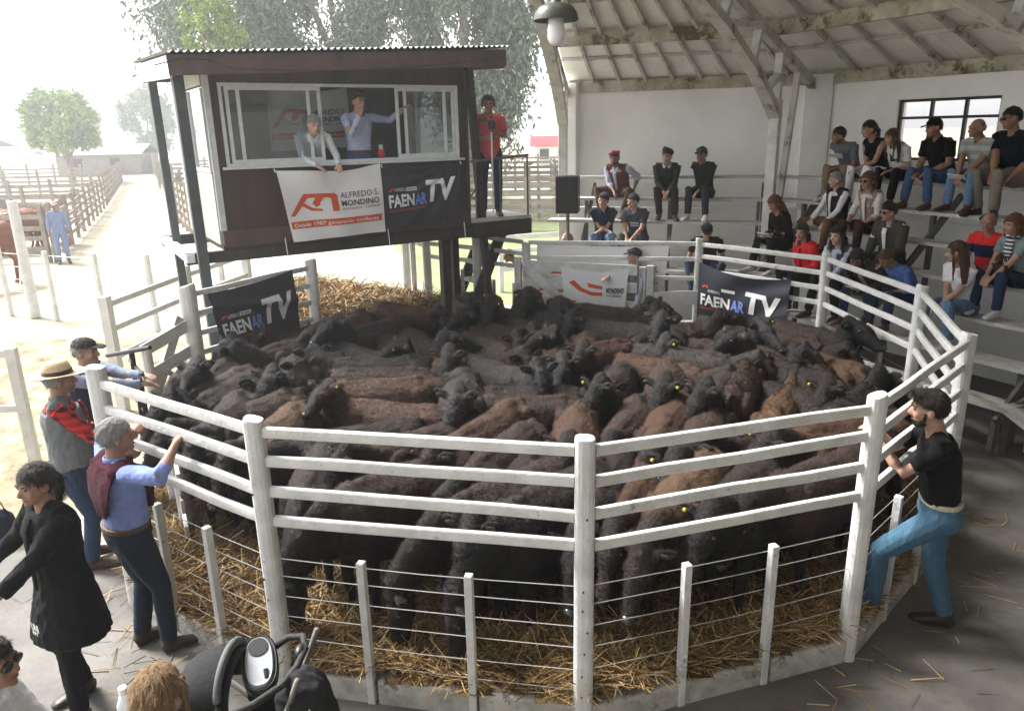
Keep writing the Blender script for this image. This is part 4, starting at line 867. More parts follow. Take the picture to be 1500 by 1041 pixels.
# rump and shoulder as read off the photograph, pose, coat, tag, words
CW = [
 (662,664,535,712,'d','k',-1,'brown-backed steer grazing straw by the front rail near the pushchair'),
 (800,672,655,735,'d','k',0,'dark steer grazing with head down between the two short front posts'),
 (868,690,742,752,'d','b',0,'black steer with head lowered just left of the centre post'),
 (842,572,838,650,'f','r',-1,'rust-backed steer facing the viewer with its grey tailhead showing, behind the centre post'),
 (950,560,905,640,'n','k',0,'dark steer facing the viewer right of the rust-backed one, head low'),
 (1000,560,968,640,'l','r',0,'long rust-backed steer seen from the front right of centre'),
 (1052,590,1010,665,'n','k',1,'dark steer with a yellow tag in front of the tan rump'),
 (1118,588,1155,540,'n','t',0,'tan rumped steer turned away with its tail hanging'),
 (1190,585,1250,550,'n','g',0,'grey-brown steer turned away toward the right fence'),
 (1062,575,1090,530,'l','k',0,'dark steer seen from behind left of the tan rump'),
 (1250,645,1120,698,'l','k',0,'brown steer lying along the right front rail, head to the left'),
 (1030,655,975,735,'l','t',0,'shaggy tan-backed steer close behind the right front rails'),
 (945,640,898,722,'n','r',0,'rusty steer beside the centre post on its right'),
 (1278,612,1190,640,'n','r',1,'steer with a rust patch behind the right corner post'),
 (690,598,560,645,'n','k',0,'curly brown-backed steer behind the top front rail, heading left'),
 (590,588,460,618,'l','b',0,'sleek black steer behind the top rail left of the curly brown one'),
 (645,572,535,566,'uL','r',-1,'steer with rusty back lifting its black head to the left'),
 (748,598,680,650,'n','r',0,'brown steer with a pale rump ridge in the middle of the front row'),
 (682,568,850,578,'l','k',0,'long dark steer standing crosswise in the middle, heading right'),
 (720,545,835,552,'Rr','b',0,'black steer standing crosswise behind the long dark one'),
 (425,578,362,628,'n','t',0,'shaggy tan steer behind the left front post'),
 (405,552,280,598,'n','k',0,'long brown steer heading for the left corner post'),
 (462,505,350,546,'L','k',-1,'brown steer with grey head turned over its neighbour, left side'),
 (470,483,392,510,'Rr','k',1,'steer under the fence banner turning its dark face aside'),
 (478,462,402,488,'f','k',0,'brown steer nearest the fence banner, right end'),
 (350,478,292,502,'f','g',0,'grey steer directly below the fence banner'),
 (318,508,262,540,'f','r',0,'red-chested steer at the left fence facing the yard'),
 (345,530,255,580,'L','k',1,'brown steer second from the left fence post, muzzle to the left'),
 (300,545,238,585,'f','b',0,'black steer against the left rails by the leaning men'),
 (262,505,225,540,'u','b',0,'black steer at the far left opening with upright ear'),
 (560,512,502,502,'uL','g',0,'grey steer with raised muzzle above the brown backs, left of centre'),
 (530,455,512,480,'n','r',0,'round rumped steer in front of the back-left fence post'),
 (588,463,515,490,'u','g',0,'smooth grey-brown steer by the straw heap'),
 (598,505,540,512,'Rr','g',-1,'grey steer with yellow-tagged ear low among the backs'),
 (612,478,650,500,'uL','g',0,'grey steer with white spot beside the orange rump'),
 (640,482,655,525,'f','t',0,'orange-tan rumped steer in the middle left'),
 (500,530,612,538,'n','k',0,'brown-backed steer heading right with large black ear'),
 (515,552,640,552,'l','r',0,'rusty steer lying crosswise behind the raised black head'),
 (660,480,735,520,'n','k',0,'striped brown steer with a pale spine line heading right'),
 (648,445,690,462,'uR','r',0,'reddish steer by the rear wire fence looking back'),
 (680,435,690,458,'f','r',0,'dark faced steer beside the rear post staring at the viewer'),
 (722,438,726,456,'f','k',-1,'left one of two ear-up steers facing the viewer at the back'),
 (765,432,768,452,'f','k',1,'right one of two ear-up steers facing the viewer at the back'),
 (808,436,800,455,'L','g',0,'grey steer head low in front of the white gate'),
 (715,465,790,490,'f','k',0,'brown steer at the back heading for the centre'),
 (700,470,738,495,'f','k',0,'steer with pale brown face bent down in the centre'),
 (765,455,780,480,'n','g',0,'grey steer with head bowed behind the brown faced one'),
 (745,450,812,466,'Rr','g',0,'steer with big grey head turned to the right, wet nose'),
 (822,440,900,456,'u','k',0,'dark backed steer along the foot of the white gate'),
 (790,495,900,488,'n','r',0,'broad rusty steer crossing right of centre'),
 (720,505,790,520,'Rr','g',0,'grey steer pushing its muzzle right in the centre'),
 (690,515,742,540,'f','g',0,'grey steer with blue tagged look left of the bowed heads'),
 (868,462,958,478,'uR','g',0,'dusty black steer behind the rusty crossing one'),
 (850,448,922,458,'uR','b',0,'black steer with tall ears leaning right before the gate post'),
 (938,462,1042,470,'u','k',0,'brown speckled steer under the low white board'),
 (838,480,835,515,'f','r',0,'steer with two upright ears facing the viewer mid ring'),
 (905,520,880,565,'f','b',1,'open mouthed grey faced steer facing the viewer'),
 (935,520,1045,548,'n','r',1,'long rusty steer slanting down to the right'),
 (960,498,1075,522,'n','g',0,'grey-black steer parallel above the long rusty one'),
 (1035,492,1105,508,'Rr','k',0,'brown steer whose dark face points right, right side'),
 (1098,468,1215,500,'n','k',0,'brown steer below the right banner heading for the fence'),
 (1150,505,1232,535,'l','t',0,'bright shaggy tan steer right of centre'),
 (1210,548,1115,520,'uL','b',0,'black steer facing left with upright ears, right side'),
 (1150,465,1232,492,'u','b',0,'black steer at the right banner with its head over the wire fence'),
 (1040,455,1095,478,'u','g',-1,'dark steer with spread ears below the right banner'),
 (1075,500,1160,512,'f','g',0,'dusty steer between the two brown ones on the right'),
 (1245,560,1300,580,'n','b',0,'black steer at the right fence behind the corner post'),
 (1195,610,1120,632,'n','b',1,'black steer with a yellow tag under the right top rail'),
 (1120,640,1060,700,'n','b',1,'black steer tagged yellow in the shadow of the right rails'),
 (780,620,700,690,'l','k',0,'dark steer half hidden under the rail left of the centre post'),
 (880,625,850,700,'l','b',0,'black steer hidden behind the centre post top'),
 (590,535,500,545,'uR','k',0,'flat brown back just behind the raised head'),
 (1010,520,1010,580,'f','k',-1,'dark steer peering between rusty rumps'),
 (455,640,420,720,'d','b',0,'black steer by the left front post reaching down to the straw'),
 (700,540,705,575,'f','g',0,'grey faced steer between the crosswise backs, ears level'),
 (560,480,575,505,'uR','k',0,'brown steer with its head up before the straw heap'),
 (430,520,420,545,'f','b',0,'black steer looking at the viewer left of the raised muzzle'),
 (985,470,980,500,'f','g',-1,'grey steer looking over backs right of the tall eared one'),
 (1085,545,1075,575,'f','b',0,'black faced steer above the tan rump'),
 (800,470,812,500,'uR','k',0,'brown steer lifting its nose above the broad rusty back'),
 (605,440,640,450,'n','r',0,'small red-brown steer at the edge of the straw heap'),
 (1180,530,1185,560,'f','k',1,'dark steer behind the grey rump on the right'),
 (330,580,300,620,'n','b',0,'black steer behind the left side rails, back only'),
 (1205,470,1245,485,'u','k',0,'dark steer with ears above the right rear fence corner'),
 (770,650,730,720,'n','b',0,'black steer wedged beside the two grazing ones'),
]
pos = []
for (a, b, c, d, k, col, tg, lb) in CW:
    p, q = pix2(a, b, 1.13), pix2(c, d, 1.10); mid = (p+q)/2; ang = math.atan2(q.y-p.y, q.x-p.x); pos.append([mid.x, mid.y, ang])
P0_ = np.array(pos); X = P0_.copy(); RAD = .175; HL = .42; WT = np.full((len(X), 1), .05); WT[:21] = .22
def cap_close(i, j):
    best = None
    for a in (-1, -.5, 0, .5, 1):
        for b in (-1, -.5, 0, .5, 1):
            pa = X[i, :2]+HL*a*np.array([math.cos(X[i, 2]), math.sin(X[i, 2])]); pb = X[j, :2]+HL*b*np.array([math.cos(X[j, 2]), math.sin(X[j, 2])])
            dd = np.linalg.norm(pa-pb)
            if best is None or dd < best[0]: best = (dd, a, b, pa-pb)
    return best
RPn = [np.array(p) for p in ([(-3.4, 7.8), (-3.35, 6.4)] + RP + [(1.9, 10.7), (.3, 11.1), (-.5, 11.1), (-1.3, 11.6), (-2.6, 10.6), (-3.4, 7.8)])]
for it in range(26):
    for i in range(len(X)):
        for j in range(i):
            if np.hypot(*(X[i, :2]-X[j, :2])) > 1.35: continue
            dd, a, b, v = cap_close(i, j)
            if dd < 2*RAD:
                u = v/(dd+1e-6) if dd > 1e-3 else np.array([1, 0.]); s = (2*RAD-dd)*.24
                X[i, :2] += u*s; X[j, :2] -= u*s
                X[i, 2] += .25*s*a*(-math.sin(X[i, 2])*u[0]+math.cos(X[i, 2])*u[1]); X[j, 2] -= .25*s*b*(-math.sin(X[j, 2])*u[0]+math.cos(X[j, 2])*u[1])
    X[:, :2] += (P0_[:, :2]-X[:, :2])*WT; X[:, 2] += np.arctan2(np.sin(P0_[:, 2]-X[:, 2]), np.cos(P0_[:, 2]-X[:, 2]))*.12
    for i in range(len(X)):      # stay inside the fence
        for e, lim in ((-.55, .30), (.0, .30), (.62, .26), (.95, .12)):
            p = X[i, :2]+e*np.array([math.cos(X[i, 2]), math.sin(X[i, 2])])
            for a, b in zip(RPn[:-1], RPn[1:]):
                d = b-a; n = np.array([-d[1], d[0]])/np.linalg.norm(d)
                if n @ (np.array([.1, 7.3])-a) < 0: n = -n
                t = (p-a) @ d/(d @ d)
                if -.15 < t < 1.15:
                    s = (p-a) @ n
                    if s < lim: X[i, :2] += n*(lim-s)*.6
for i, (a, b, c, d, k, col, tg, lb) in enumerate(CW):
    place_cow(i, X[i, 0], X[i, 1], X[i, 2], k, col, tg, lb, random.uniform(.85, .93))
# cattle and a horse outside
def far_beast(name, label, cat, x, y, ang, key, col, sc, group=None):
    d = COW[key]; e = empty(name, (x, y, 0), ang, label, cat, group); e.scale = (sc,)*3
    for n_, me in (('body', d['body']), ('eye', d['eyes'][0]), ('nose', d['nose'])):
        o = bpy.data.objects.new(n_, me); COL.objects.link(o); o.parent = e
        if n_ == 'body': o.material_slots[0].link = 'OBJECT'; o.material_slots[0].material = CM['far']
CM['far'] = mat('sorrel_coat', (.20, .075, .03), (.12, .045, .02), 2, .6)
for i, (x, y) in enumerate(((-19.6, 23), (-18.6, 23.6), (-17.7, 22.9), (-16.9, 23.4), (-16.0, 23.0), (-15.2, 23.7), (-20.4, 23.8), (-17.2, 24.1), (-15.9, 24.2))):
    far_beast('penned_cow', 'reddish brown cow standing in the hazy far pen left of the track', 'cow', x, y, 1.2+i*.9, ('n', 'l', 'L')[i % 3], 't', 1.12, 'reddish cattle in the far pen')
e = empty('horse', (-12.3, 17.6, 0), R(150), 'brown horse standing in the sunny yard at the left edge', 'horse'); b = MB()
b.loft([(0, -.75, 1.25), (0, -.6, 1.25), (0, -.2, 1.18), (0, .25, 1.18), (0, .6, 1.25), (0, .75, 1.28)], [(.10, .14), (.24, .29), (.25, .30), (.25, .31), (.20, .30), (.12, .2)], 16)
b.loft([(0, .55, 1.35), (0, .85, 1.65), (0, 1.05, 1.92)], [(.13, .26), (.09, .18), (.07, .11)], 12); b.loft([(0, 1.0, 1.98), (0, 1.15, 1.9), (0, 1.35, 1.66), (0, 1.45, 1.52)], [(.08, .09), (.10, .13), (.065, .08), (.055, .06)], 12)
for sx in (-1, 1):
    b.ell((sx*.06, 1.0, 2.08), (.025, .02, .08)); b.loft([(sx*.14, .55, 1.15), (sx*.13, .57, .75), (sx*.12, .56, .42), (sx*.12, .57, .1), (sx*.12, .60, 0)], [.14, .075, .05, .04, .06], 10, up=(0, 1, 0))
    b.loft([(sx*.14, -.6, 1.2), (sx*.14, -.52, .85), (sx*.14, -.72, .58), (sx*.13, -.68, .14), (sx*.13, -.64, 0)], [.19, .13, .06, .042, .06], 10, up=(0, 1, 0))
b.build('body', CM['far'], e, world=False, voxel=.025, sm=3)
b = MB(); b.loft([(0, -.74, 1.4), (0, -.86, 1.2), (0, -.86, .6)], [.04, .06, .02], 8, up=(0, 1, 0)); b.build('tail', M['hoof'], e, world=False)
b = MB(); b.loft([(0, .5, 1.55), (0, .78, 1.85), (0, .95, 2.05)], [(.03, .06), (.03, .07), (.03, .05)], 8); b.build('mane', M['hoof'], e, world=False)
# ---------------------------------------------------------------- people
def cloth(name, c, c2=None, sc=20, rough=.9, bump=.25, sheen=.02, stretch=(1, 1, 1)):
    return mat(name, c, c2 or tuple(x*.8 for x in c), sc, rough, bump, 160, stretch=stretch, sheen=sheen, spec=.15)
def pattern(name, c1, c2, kind, sc):
    m = cloth(name, c1); N, L = m.node_tree.nodes, m.node_tree.links; p = N['Principled BSDF']; tc = N.new('ShaderNodeTexCoord'); sp = N.new('ShaderNodeSeparateXYZ'); L.new(tc.outputs['Object'], sp.inputs[0])
    def band(ax, s_):
        a = N.new('ShaderNodeMath'); a.operation = 'MULTIPLY'; a.inputs[1].default_value = s_; L.new(sp.outputs[ax], a.inputs[0])
        b = N.new('ShaderNodeMath'); b.operation = 'FRACT'; L.new(a.outputs[0], b.inputs[0]); g = N.new('ShaderNodeMath'); g.operation = 'GREATER_THAN'; g.inputs[1].default_value = .5; L.new(b.outputs[0], g.inputs[0]); return g.outputs[0]
    f = band(2, sc)
    if kind == 'plaid':
        g = band(0, sc); a = N.new('ShaderNodeMath'); a.operation = 'ADD'; L.new(f, a.inputs[0]); L.new(g, a.inputs[1]); h = N.new('ShaderNodeMath'); h.operation = 'MULTIPLY'; h.inputs[1].default_value = .5; L.new(a.outputs[0], h.inputs[0]); f = h.outputs[0]
    mx = N.new('ShaderNodeMixRGB'); mx.inputs[1].default_value = (*c1, 1); mx.inputs[2].default_value = (*c2, 1); L.new(f, mx.inputs[0]); L.new(mx.outputs[0], p.inputs['Base Color']); return m
SK = {'a': mat('skin_warm', (.40, .245, .18), (.34, .195, .14), 9, .5, .08, 90), 'b': mat('skin_tan', (.29, .165, .115), (.24, .13, .09), 9, .5, .08, 90), 'c': mat('skin_fair', (.48, .31, .24), (.43, .255, .195), 9, .5, .08, 90)}
HR = {'dark': mat('dark_hair', (.012, .008, .006), (.025, .017, .012), 30, .45, .7, 90, stretch=(4, 4, .5)), 'brown': mat('brown_hair', (.055, .028, .015), (.10, .055, .03), 30, .45, .7, 90, stretch=(4, 4, .5)),
      'grey': mat('grey_hair', (.17, .165, .16), (.34, .33, .32), 40, .55, .7, 90, stretch=(3, 3, .8)), 'blond': mat('blond_hair', (.17, .10, .05), (.28, .18, .09), 30, .45, .7, 90, stretch=(4, 4, .5)), 'auburn': mat('auburn_hair', (.10, .035, .015), (.17, .07, .03), 30, .45, .7, 90, stretch=(4, 4, .5))}
M['eye'] = mat('eye', (.03, .02, .015), None, rough=.1, spec=.6); M['lip'] = mat('lips', (.30, .10, .08), None, rough=.5); M['leather'] = mat('dark_leather', (.025, .016, .012), (.04, .028, .02), 20, .45, .2); M['brownleather'] = mat('brown_leather', (.07, .035, .02), (.10, .05, .03), 20, .5, .2)
M['sneaker'] = mat('pale_sneaker', (.6, .6, .6), (.4, .4, .42), 20, .6)
CL = {}
def cm(key, c, **k):
    if key not in CL: CL[key] = cloth(key, c, **k)
    return CL[key]
def ik(a, t, l1, l2, pole):
    a, t, pole = V(a), V(t), V(pole); d = t-a; L = min(d.length, (l1+l2)*.995); d = d.normalized(); t = a+d*L
    x = (l1*l1-l2*l2+L*L)/(2*L); h = math.sqrt(max(0, l1*l1-x*x)); p = (pole-d*pole.dot(d)).normalized(); return a+d*x+p*h, t
def hand(mb, wrist, d, palm, curl=.5, spread=1.0, s=1.0, thumbside=1, grip=0):
    """d: direction of the hand, palm: the way the palm faces."""
    d = V(d).normalized(); palm = V(palm); palm = (palm-d*palm.dot(d)).normalized(); side = d.cross(palm)*thumbside       # towards the thumb
    mb.loft([wrist-d*.03, wrist, wrist+d*.025*s, wrist+d*.055*s, wrist+d*.085*s], [(.027*s, .022*s), (.028*s, .021*s), (.038*s, .019*s), (.043*s, .017*s), (.040*s, .013*s)], 10, up=palm)
    for k, (off, L) in enumerate(((.030, .070), (.010, .078), (-.010, .073), (-.029, .058))):
        L *= s; b = wrist+d*.080*s+side*off*s; dd = (d+side*off*1.5*spread).normalized(); pts = [b-d*.02]; p = b
        ax = side; a = 0
        for j, f in enumerate((.45, .31, .24)):
            pts.append(p); a += curl*(.55 if j == 0 else .8)+grip*.5; q = (dd*math.cos(a)+palm*math.sin(a)); p = p+q*L*f
        pts.append(p); mb.loft(pts, [.0098*s, .0098*s, .009*s, .0085*s, .0068*s], 8, up=side)
    b = wrist+d*.018*s+side*.026*s; q = (d*.75+side*.75+palm*(.25+.3*curl)).normalized(); m_ = b+q*.042*s; q2 = (d+side*.25+palm*(.3+.5*curl)).normalized()
    mb.loft([b-q*.015, b, m_, m_+q2*.028*s, m_+q2*.046*s], [.014*s, .014*s, .0115*s, .0105*s, .008*s], 8, up=palm)
def head_parts(mb, T, fem=False, fat=1.0, beard=False):
    """T maps head space (x right, y face, z up; origin at skull centre) into person space."""
    q = MB(); w = fat
    q.ell((0, -.008, .022), (.076*w, .094, .096), nu=20, nv=14); q.ell((0, .022, -.018), (.066*w, .072, .085), nu=18, nv=12)
    q.ell((0, .035, -.062), (.050*w, .055, .052), nu=16, nv=10); q.ell((0, .078, -.094), (.021, .017, .018))
    for sx in (-1, 1):
        q.ell((sx*.040, .066, -.030), (.022, .022, .022)); q.ell((sx*.032, .079, .026), (.028, .014, .010)); q.ell((sx*.080*w, -.006, -.012), (.010, .020, .032)); q.ell((sx*.009, .100, -.034), (.010, .010, .008))
    q.loft([(0, .078, .018), (0, .096, .0), (0, .112, -.024), (0, .110, -.033), (0, .086, -.036)], [(.010, .010), (.010, .012), (.012, .012), (.013, .010), (.010, .008)], 8, up=(1, 0, 0))
    q.ell((0, .086, -.062), (.022, .010, .007)); q.ell((0, .084, -.072), (.019, .010, .007))
    q.xf(T); mb.add(q.v, q.f)
def hairs(e, hk, hc, st):
    near = e.location.y < 6.5; q = fur_quads(hk.data, 3200 if near else 900, ln=(.028 if st in ('short', 'thin') else .04), w=.0016 if near else .002, seed=len(PEOPLE)+3, flow=(0, -.35, -1))
    f = fast_quads('hair_strands', q, hc, e); tag(f, kind='stuff'); PEOPLE[len(PEOPLE)] = 1
def head_kids(e, T, H):
    def kid(name, m, fn, **k):
        q = MB(); fn(q); q.xf(T); return q.build(name, m, e, world=False, smooth=True, **k)
    if not H.get('glasses'):
        for sx in (-1, 1): kid('eye', M['eye'], lambda q: q.ell((sx*.032, .083, .004), (.011, .007, .006)))
    hc = HR[H.get('hair', 'dark')]; bc = HR['dark'] if H.get('hair') != 'grey' else hc
    for sx in (-1, 1): kid('eyebrow', bc, lambda q: q.loft([(sx*.014, .096, .022), (sx*.032, .093, .028), (sx*.050, .080, .022)], .004, 6))
    kid('mouth', M['lip'], lambda q: q.loft([(-.022, .087, -.066), (-.008, .0955, -.065), (.008, .0955, -.065), (.022, .087, -.066)], .0042, 6))
    st = H.get('style', 'short')
    def shell(q, g=1.0, back=0, low=0):
        n, m_ = 26, 16; vs, fs = [], []
        for j in range(m_+1):
            for i in range(n):
                th = 2*math.pi*i/n; fr = max(0, math.sin(th)); lim = (.42+.0*fr) if math.sin(th) > .55 else (.56+low*.5 if math.sin(th) > -.1 else .70+low)
                if .15 < math.sin(th) <= .55: lim = .50+low*.3
                ph = math.pi*lim*j/m_; r_ = 1+.035*math.sin(th*7+j)+.02*math.sin(th*13-j*2); ph = min(ph, math.pi*.93)
                vs.append((.085*g*math.sin(ph)*math.cos(th)*r_, (.103*g*math.sin(ph)*math.sin(th)*r_-.012), .106*g*math.cos(ph)*r_+.024))
        for j in range(m_):
            for i in range(n): fs.append((j*n+i, (j+1)*n+i, (j+1)*n+(i+1) % n, j*n+(i+1) % n))
        inner = [(x*.8, y*.8, z*.8) for x, y, z in vs]; k = len(vs); a = [f for f in fs]; b = [tuple(x+k for x in reversed(f)) for f in fs]
        c = [(m_*n+i, m_*n+i+k, m_*n+(i+1) % n+k, m_*n+(i+1) % n) for i in range(n)]
        q.add(vs+inner, a+b+c)
    if st in ('short', 'long', 'pony', 'bob', 'thin'):
        g = 1.0 if st != 'thin' else .965
        def fn(q):
            shell(q, g*(1.02 if st == 'short' else 1.04), low=.0 if st in ('short', 'thin') else .12)
            if st == 'short' and H.get('quiff'): q.ell((0, .05, .10), (.06, .05, .03))
            if st in ('long', 'bob'):
                L = .32 if st == 'long' else .13
                for k in range(11):
                    a = math.pi*(1.12+.76*k/10)+0; sx_ = math.cos(a); sy = math.sin(a)
                    q.loft([(sx_*.072, sy*.085-.005, .03), (sx_*.088, sy*.098-.012, -.05), (sx_*.090, sy*.095-.02, -.05-L*.5), (sx_*.085, sy*.08-.03, -.05-L)], [(.022, .018), (.026, .02), (.024, .018), (.008, .007)], 8)
                for sx in (-1, 1):
                    q.loft([(sx*.068, .045, .065), (sx*.088, .035, -.0), (sx*.092, .02, -.08), (sx*.085, .03, -.06-L*.8)], [(.014, .02), (.018, .024), (.02, .022), (.008, .008)], 8)
            if st == 'pony': q.loft([(0, -.105, .02), (0, -.135, -.03), (.02, -.13, -.10), (.03, -.11, -.17), (.03, -.1, -.21)], [.026, .03, .034, .03, .01], 10)
        hk = kid('hair', hc, fn, voxel=.0075, sm=2, disp=lambda co: np.array([.0045*noise.noise((c[0]*45, c[1]*45, c[2]*14))+.003*noise.noise((c[0]*110, c[1]*110, c[2]*25)) for c in co])); hairs(e, hk, hc, st)
    elif st == 'balding':
        def fn(q):
            for k in range(9):
                a = math.pi*(1.0+k/8); q.ell((math.cos(a)*.074, math.sin(a)*.085-.008, -.0), (.016, .022, .040))
        kid('hair', hc, fn, voxel=.0075, sm=2)
    if H.get('beard'): kid('beard', HR[H.get('beard')], lambda q: (q.ell((0, .045, -.085), (.052, .052, .036)), q.ell((0, .093, -.053), (.026, .008, .006)), q.loft([(-.066, .02, -.01), (-.062, .03, -.06), (-.03, .07, -.10), (.03, .07, -.10), (.062, .03, -.06), (.066, .02, -.01)], .012, 8)), voxel=.006, sm=1)
    if H.get('glasses'):
        def fn(q):
            for sx in (-1, 1): q.loft([(sx*.033, .088, .005), (sx*.033, .102, .004)], [(.026, .020), (.025, .019)], 14, up=(0, 0, 1)); q.loft([(sx*.058, .088, .009), (sx*.083, .0, .005)], .003, 6)
            q.loft([(-.012, .1, .010), (.012, .1, .010)], .003, 6)
        kid('sunglasses', M['glassdark'], fn)
    hat = H.get('hat')
    if hat:
        kind, hm = hat
        if kind == 'beret':
            kid('beret', hm, lambda q: (q.loft([(0, -.005, .050), (0, -.012, .068), (.006, -.02, .092), (.010, -.022, .112), (.01, -.02, .120)], [(.086, .100), (.092, .106), (.116, .126), (.09, .098), (.02, .02)], 24, up=(0, 1, 0)), q.ell((.01, -.02, .124), (.006, .006, .008))), sm=1)
        if kind == 'basque':
            kid('beret', hm, lambda q: q.loft([(0, -.0, .045), (-.01, -.012, .075), (-.03, -.03, .10), (-.035, -.035, .118)], [(.086, .100), (.10, .112), (.10, .11), (.05, .05)], 24, up=(0, 1, 0)), sm=1)
        if kind in ('cap', 'flatcap'):
            h_ = .125 if kind == 'cap' else .10
            def fn(q):
                q.loft([(0, -.006, .038), (0, -.010, .075), (0, -.012, h_-.02), (0, -.012, h_+.002), (0, -.012, h_+.006)], [(.088, .103), (.088, .103), (.070, .084), (.035, .04), (.01, .01)], 22, up=(0, 1, 0))
                if kind == 'flatcap': q.ell((0, .02, .085), (.088, .105, .028))
            kid('crown', hm, fn, sm=1)
            kid('visor', hm, lambda q: q.loft([(0, .075, .052), (0, .12, .050), (0, .158, .040), (0, .170, .034)], [(.072, .006), (.070, .005), (.055, .005), (.03, .004)], 16, up=(0, 0, 1)))
        if kind == 'panama':
            kid('crown', hm, lambda q: q.loft([(0, -.006, .045), (0, -.008, .10), (0, -.008, .145), (0, -.008, .152), (0, -.008, .145)], [(.092, .106), (.086, .100), (.070, .088), (.055, .07), (.01, .05)], 24, up=(0, 1, 0)), sm=1)
            kid('hat_band', M['leather'], lambda q: q.loft([(0, -.006, .052), (0, -.007, .082)], [(.0935, .1075), (.091, .105)], 24, up=(0, 1, 0)))
            def brim(q):
                n = 32; vs = []
                for k in range(n):
                    a = 2*math.pi*k/n
                    for rr in (.088, .135, .182): vs.append((rr*math.cos(a), rr*1.12*math.sin(a)-.006, .052-.06*(rr-.088)+.25*max(0, rr-.1)*abs(math.cos(a))**2))
                fs = [(3*k+j, 3*((k+1) % n)+j, 3*((k+1) % n)+j+1, 3*k+j+1) for k in range(n) for j in range(2)]
                q.add(vs+[(x, y, z-.004) for x, y, z in vs], fs+[tuple(i+len(vs) for i in reversed(f)) for f in fs])
            kid('brim', hm, brim)
    if H.get('headphones'):
        kid('headphones', M['black'], lambda q: (q.loft([(.092*math.cos(a), -.01, .03+.098*math.sin(a)) for a in [math.pi*k/12 for k in range(13)]], .007, 6), q.ell((.09, -.005, -.01), (.018, .03, .038)), q.ell((-.09, -.005, -.01), (.018, .03, .038))))
PEOPLE = {}
def person(key, label, loc, face, sit=None, lean=0, yaw=0, pitch=0, tilt=0, rh=None, lh=None, rf=None, lf=None, sc=1.0, build=1.0, skin='a', H={}, top=None, sleeve='short', bottom=None, shoe=None,
           vest=None, coat=None, extra=None, fem=False, vox=.012, belt=None, collar=None, palmr=None, palml=None, curlr=.5, curll=.5, twist=0, knee_out=.12, cat='person', group=None, shorts=False):
    """loc: ground point below the hips (or seat point when sit); face: heading in radians, local +Y is forward."""
    e = empty('person', loc, face-math.pi/2, label, cat, group); e.scale = (sc,)*3
    hipz = .92 if sit is None else .09
    B = build; hip = V((0, 0, hipz)); ln = R(lean)
    def sp(t, slouch=.0):          # point on the spine, t metres above the hip
        k = t/.55; a = ln*(.55+.6*k); return hip+V((0, math.sin(a)*t, math.cos(a)*t))
    chest, neck = sp(.36), sp(.53); d_up = (neck-sp(.25)).normalized(); fwd = V((0, 1, 0)); fwd = (fwd-d_up*fwd.dot(d_up)).normalized()
    tw = Matrix.Rotation(R(twist), 4, d_up); fwd = tw @ fwd; rgt = fwd.cross(d_up).normalized()
    sw = (.185 if not fem else .155)*(.9+.1*B); shR, shL = sp(.475)+rgt*sw, sp(.475)-rgt*sw
    # head
    hd_c = neck+d_up*.08+V((0, .035+.04*math.sin(ln), .060)); 
    Rm = Matrix.Rotation(R(-yaw), 4, 'Z') @ Matrix.Rotation(R(pitch), 4, 'X') @ Matrix.Rotation(R(tilt), 4, 'Y'); T = Matrix.Translation(hd_c) @ Rm
    def fx(t, dflt):
        if t is None: return V(dflt)
        if len(t) == 4: return Matrix.LocRotScale(V(loc), e.rotation_euler, V((sc,)*3)).inverted() @ V(t[1:])
        return V(t)
    if sit is None:
        rft, lft = fx(rf, (.11, .02, .08)), fx(lf, (-.11, .02, .08))
    else:
        rft, lft = fx(rf, (.13, .46, -.26)), fx(lf, (-.13, .44, -.26))
    hR, hL = hip+V((.088, 0, -.02)), hip+V((-.088, 0, -.02))
    LT, LS = (.425, .410) if sit is None else (.44, .43)
    kp = V((0, 1, .12)); kR, aR = ik(hR, rft, LT, LS, kp+V((knee_out, 0, 0))); kL, aL = ik(hL, lft, LT, LS, kp-V((knee_out, 0, 0)))
    if sit is None: rht, lht = fx(rh, (.26, .12, .82)), fx(lh, (-.26, .12, .82))
    else: rht, lht = fx(rh, (.08, .42, .16)), fx(lh, (-.06, .42, .16))
    el, wl = ik(shR, rht, .285, .25, V((.55, -.75, -.6))); el2, wl2 = ik(shL, lht, .285, .25, V((-.55, -.75, -.6)))
    # one continuous body
    b = MB(); F = 1.0 if not fem else .86
    def torso(q, g, z0=-.06, z1=.52, hipg=0, skirt=None):
        st = [(-.10, .130, .105), (-.02, .158, .115), (.08, .150*F, .108), (.18, .140*F, .105), (.28, .152*F, .112), (.37, .165*F, .115), (.44, .160*F, .100), (.49, .105, .075), (.53, .060, .058)]
        st = [s for s in st if z0 <= s[0] <= z1]; pts = []; ra = []
        for t, a, c_ in st:
            bel = (B-1)*.5 if .0 < t < .3 else 0
            pts.append(sp(t)+V((0, .03*bel*3, 0)) if t > 0 else hip+V((0, 0, t))); ra.append((a*(.6+.4*B)+g, c_*(.7+.3*B)+bel*.09+g))
        q.loft(pts, ra, 18, up=-fwd if False else (0, -1, 0), dirs=[(0, math.sin(ln*(.55+.6*max(0, t)/.55)), math.cos(ln*(.55+.6*max(0, t)/.55))) for t, _, _ in st], sq=.9)
        for sh, s_ in ((shR, 1), (shL, -1)): q.loft([sp(.50)+rgt*.03*s_, sp(.47)+rgt*s_*.11, sh+rgt*s_*.0], [.045+g, .055+g, .052+g], 10, up=(0, 1, 0))
        if fem and g > .005:
            for s_ in (-1, 1): q.ell(sp(.36)+rgt*.07*s_+fwd*.085, (.062, .055, .062))
        if z0 < -.03:
            for h_ in (hR, hL): q.ell(h_+V((0, -.02, 0)), (.09+g, .10+g, .10))
    torso(b, -.012)
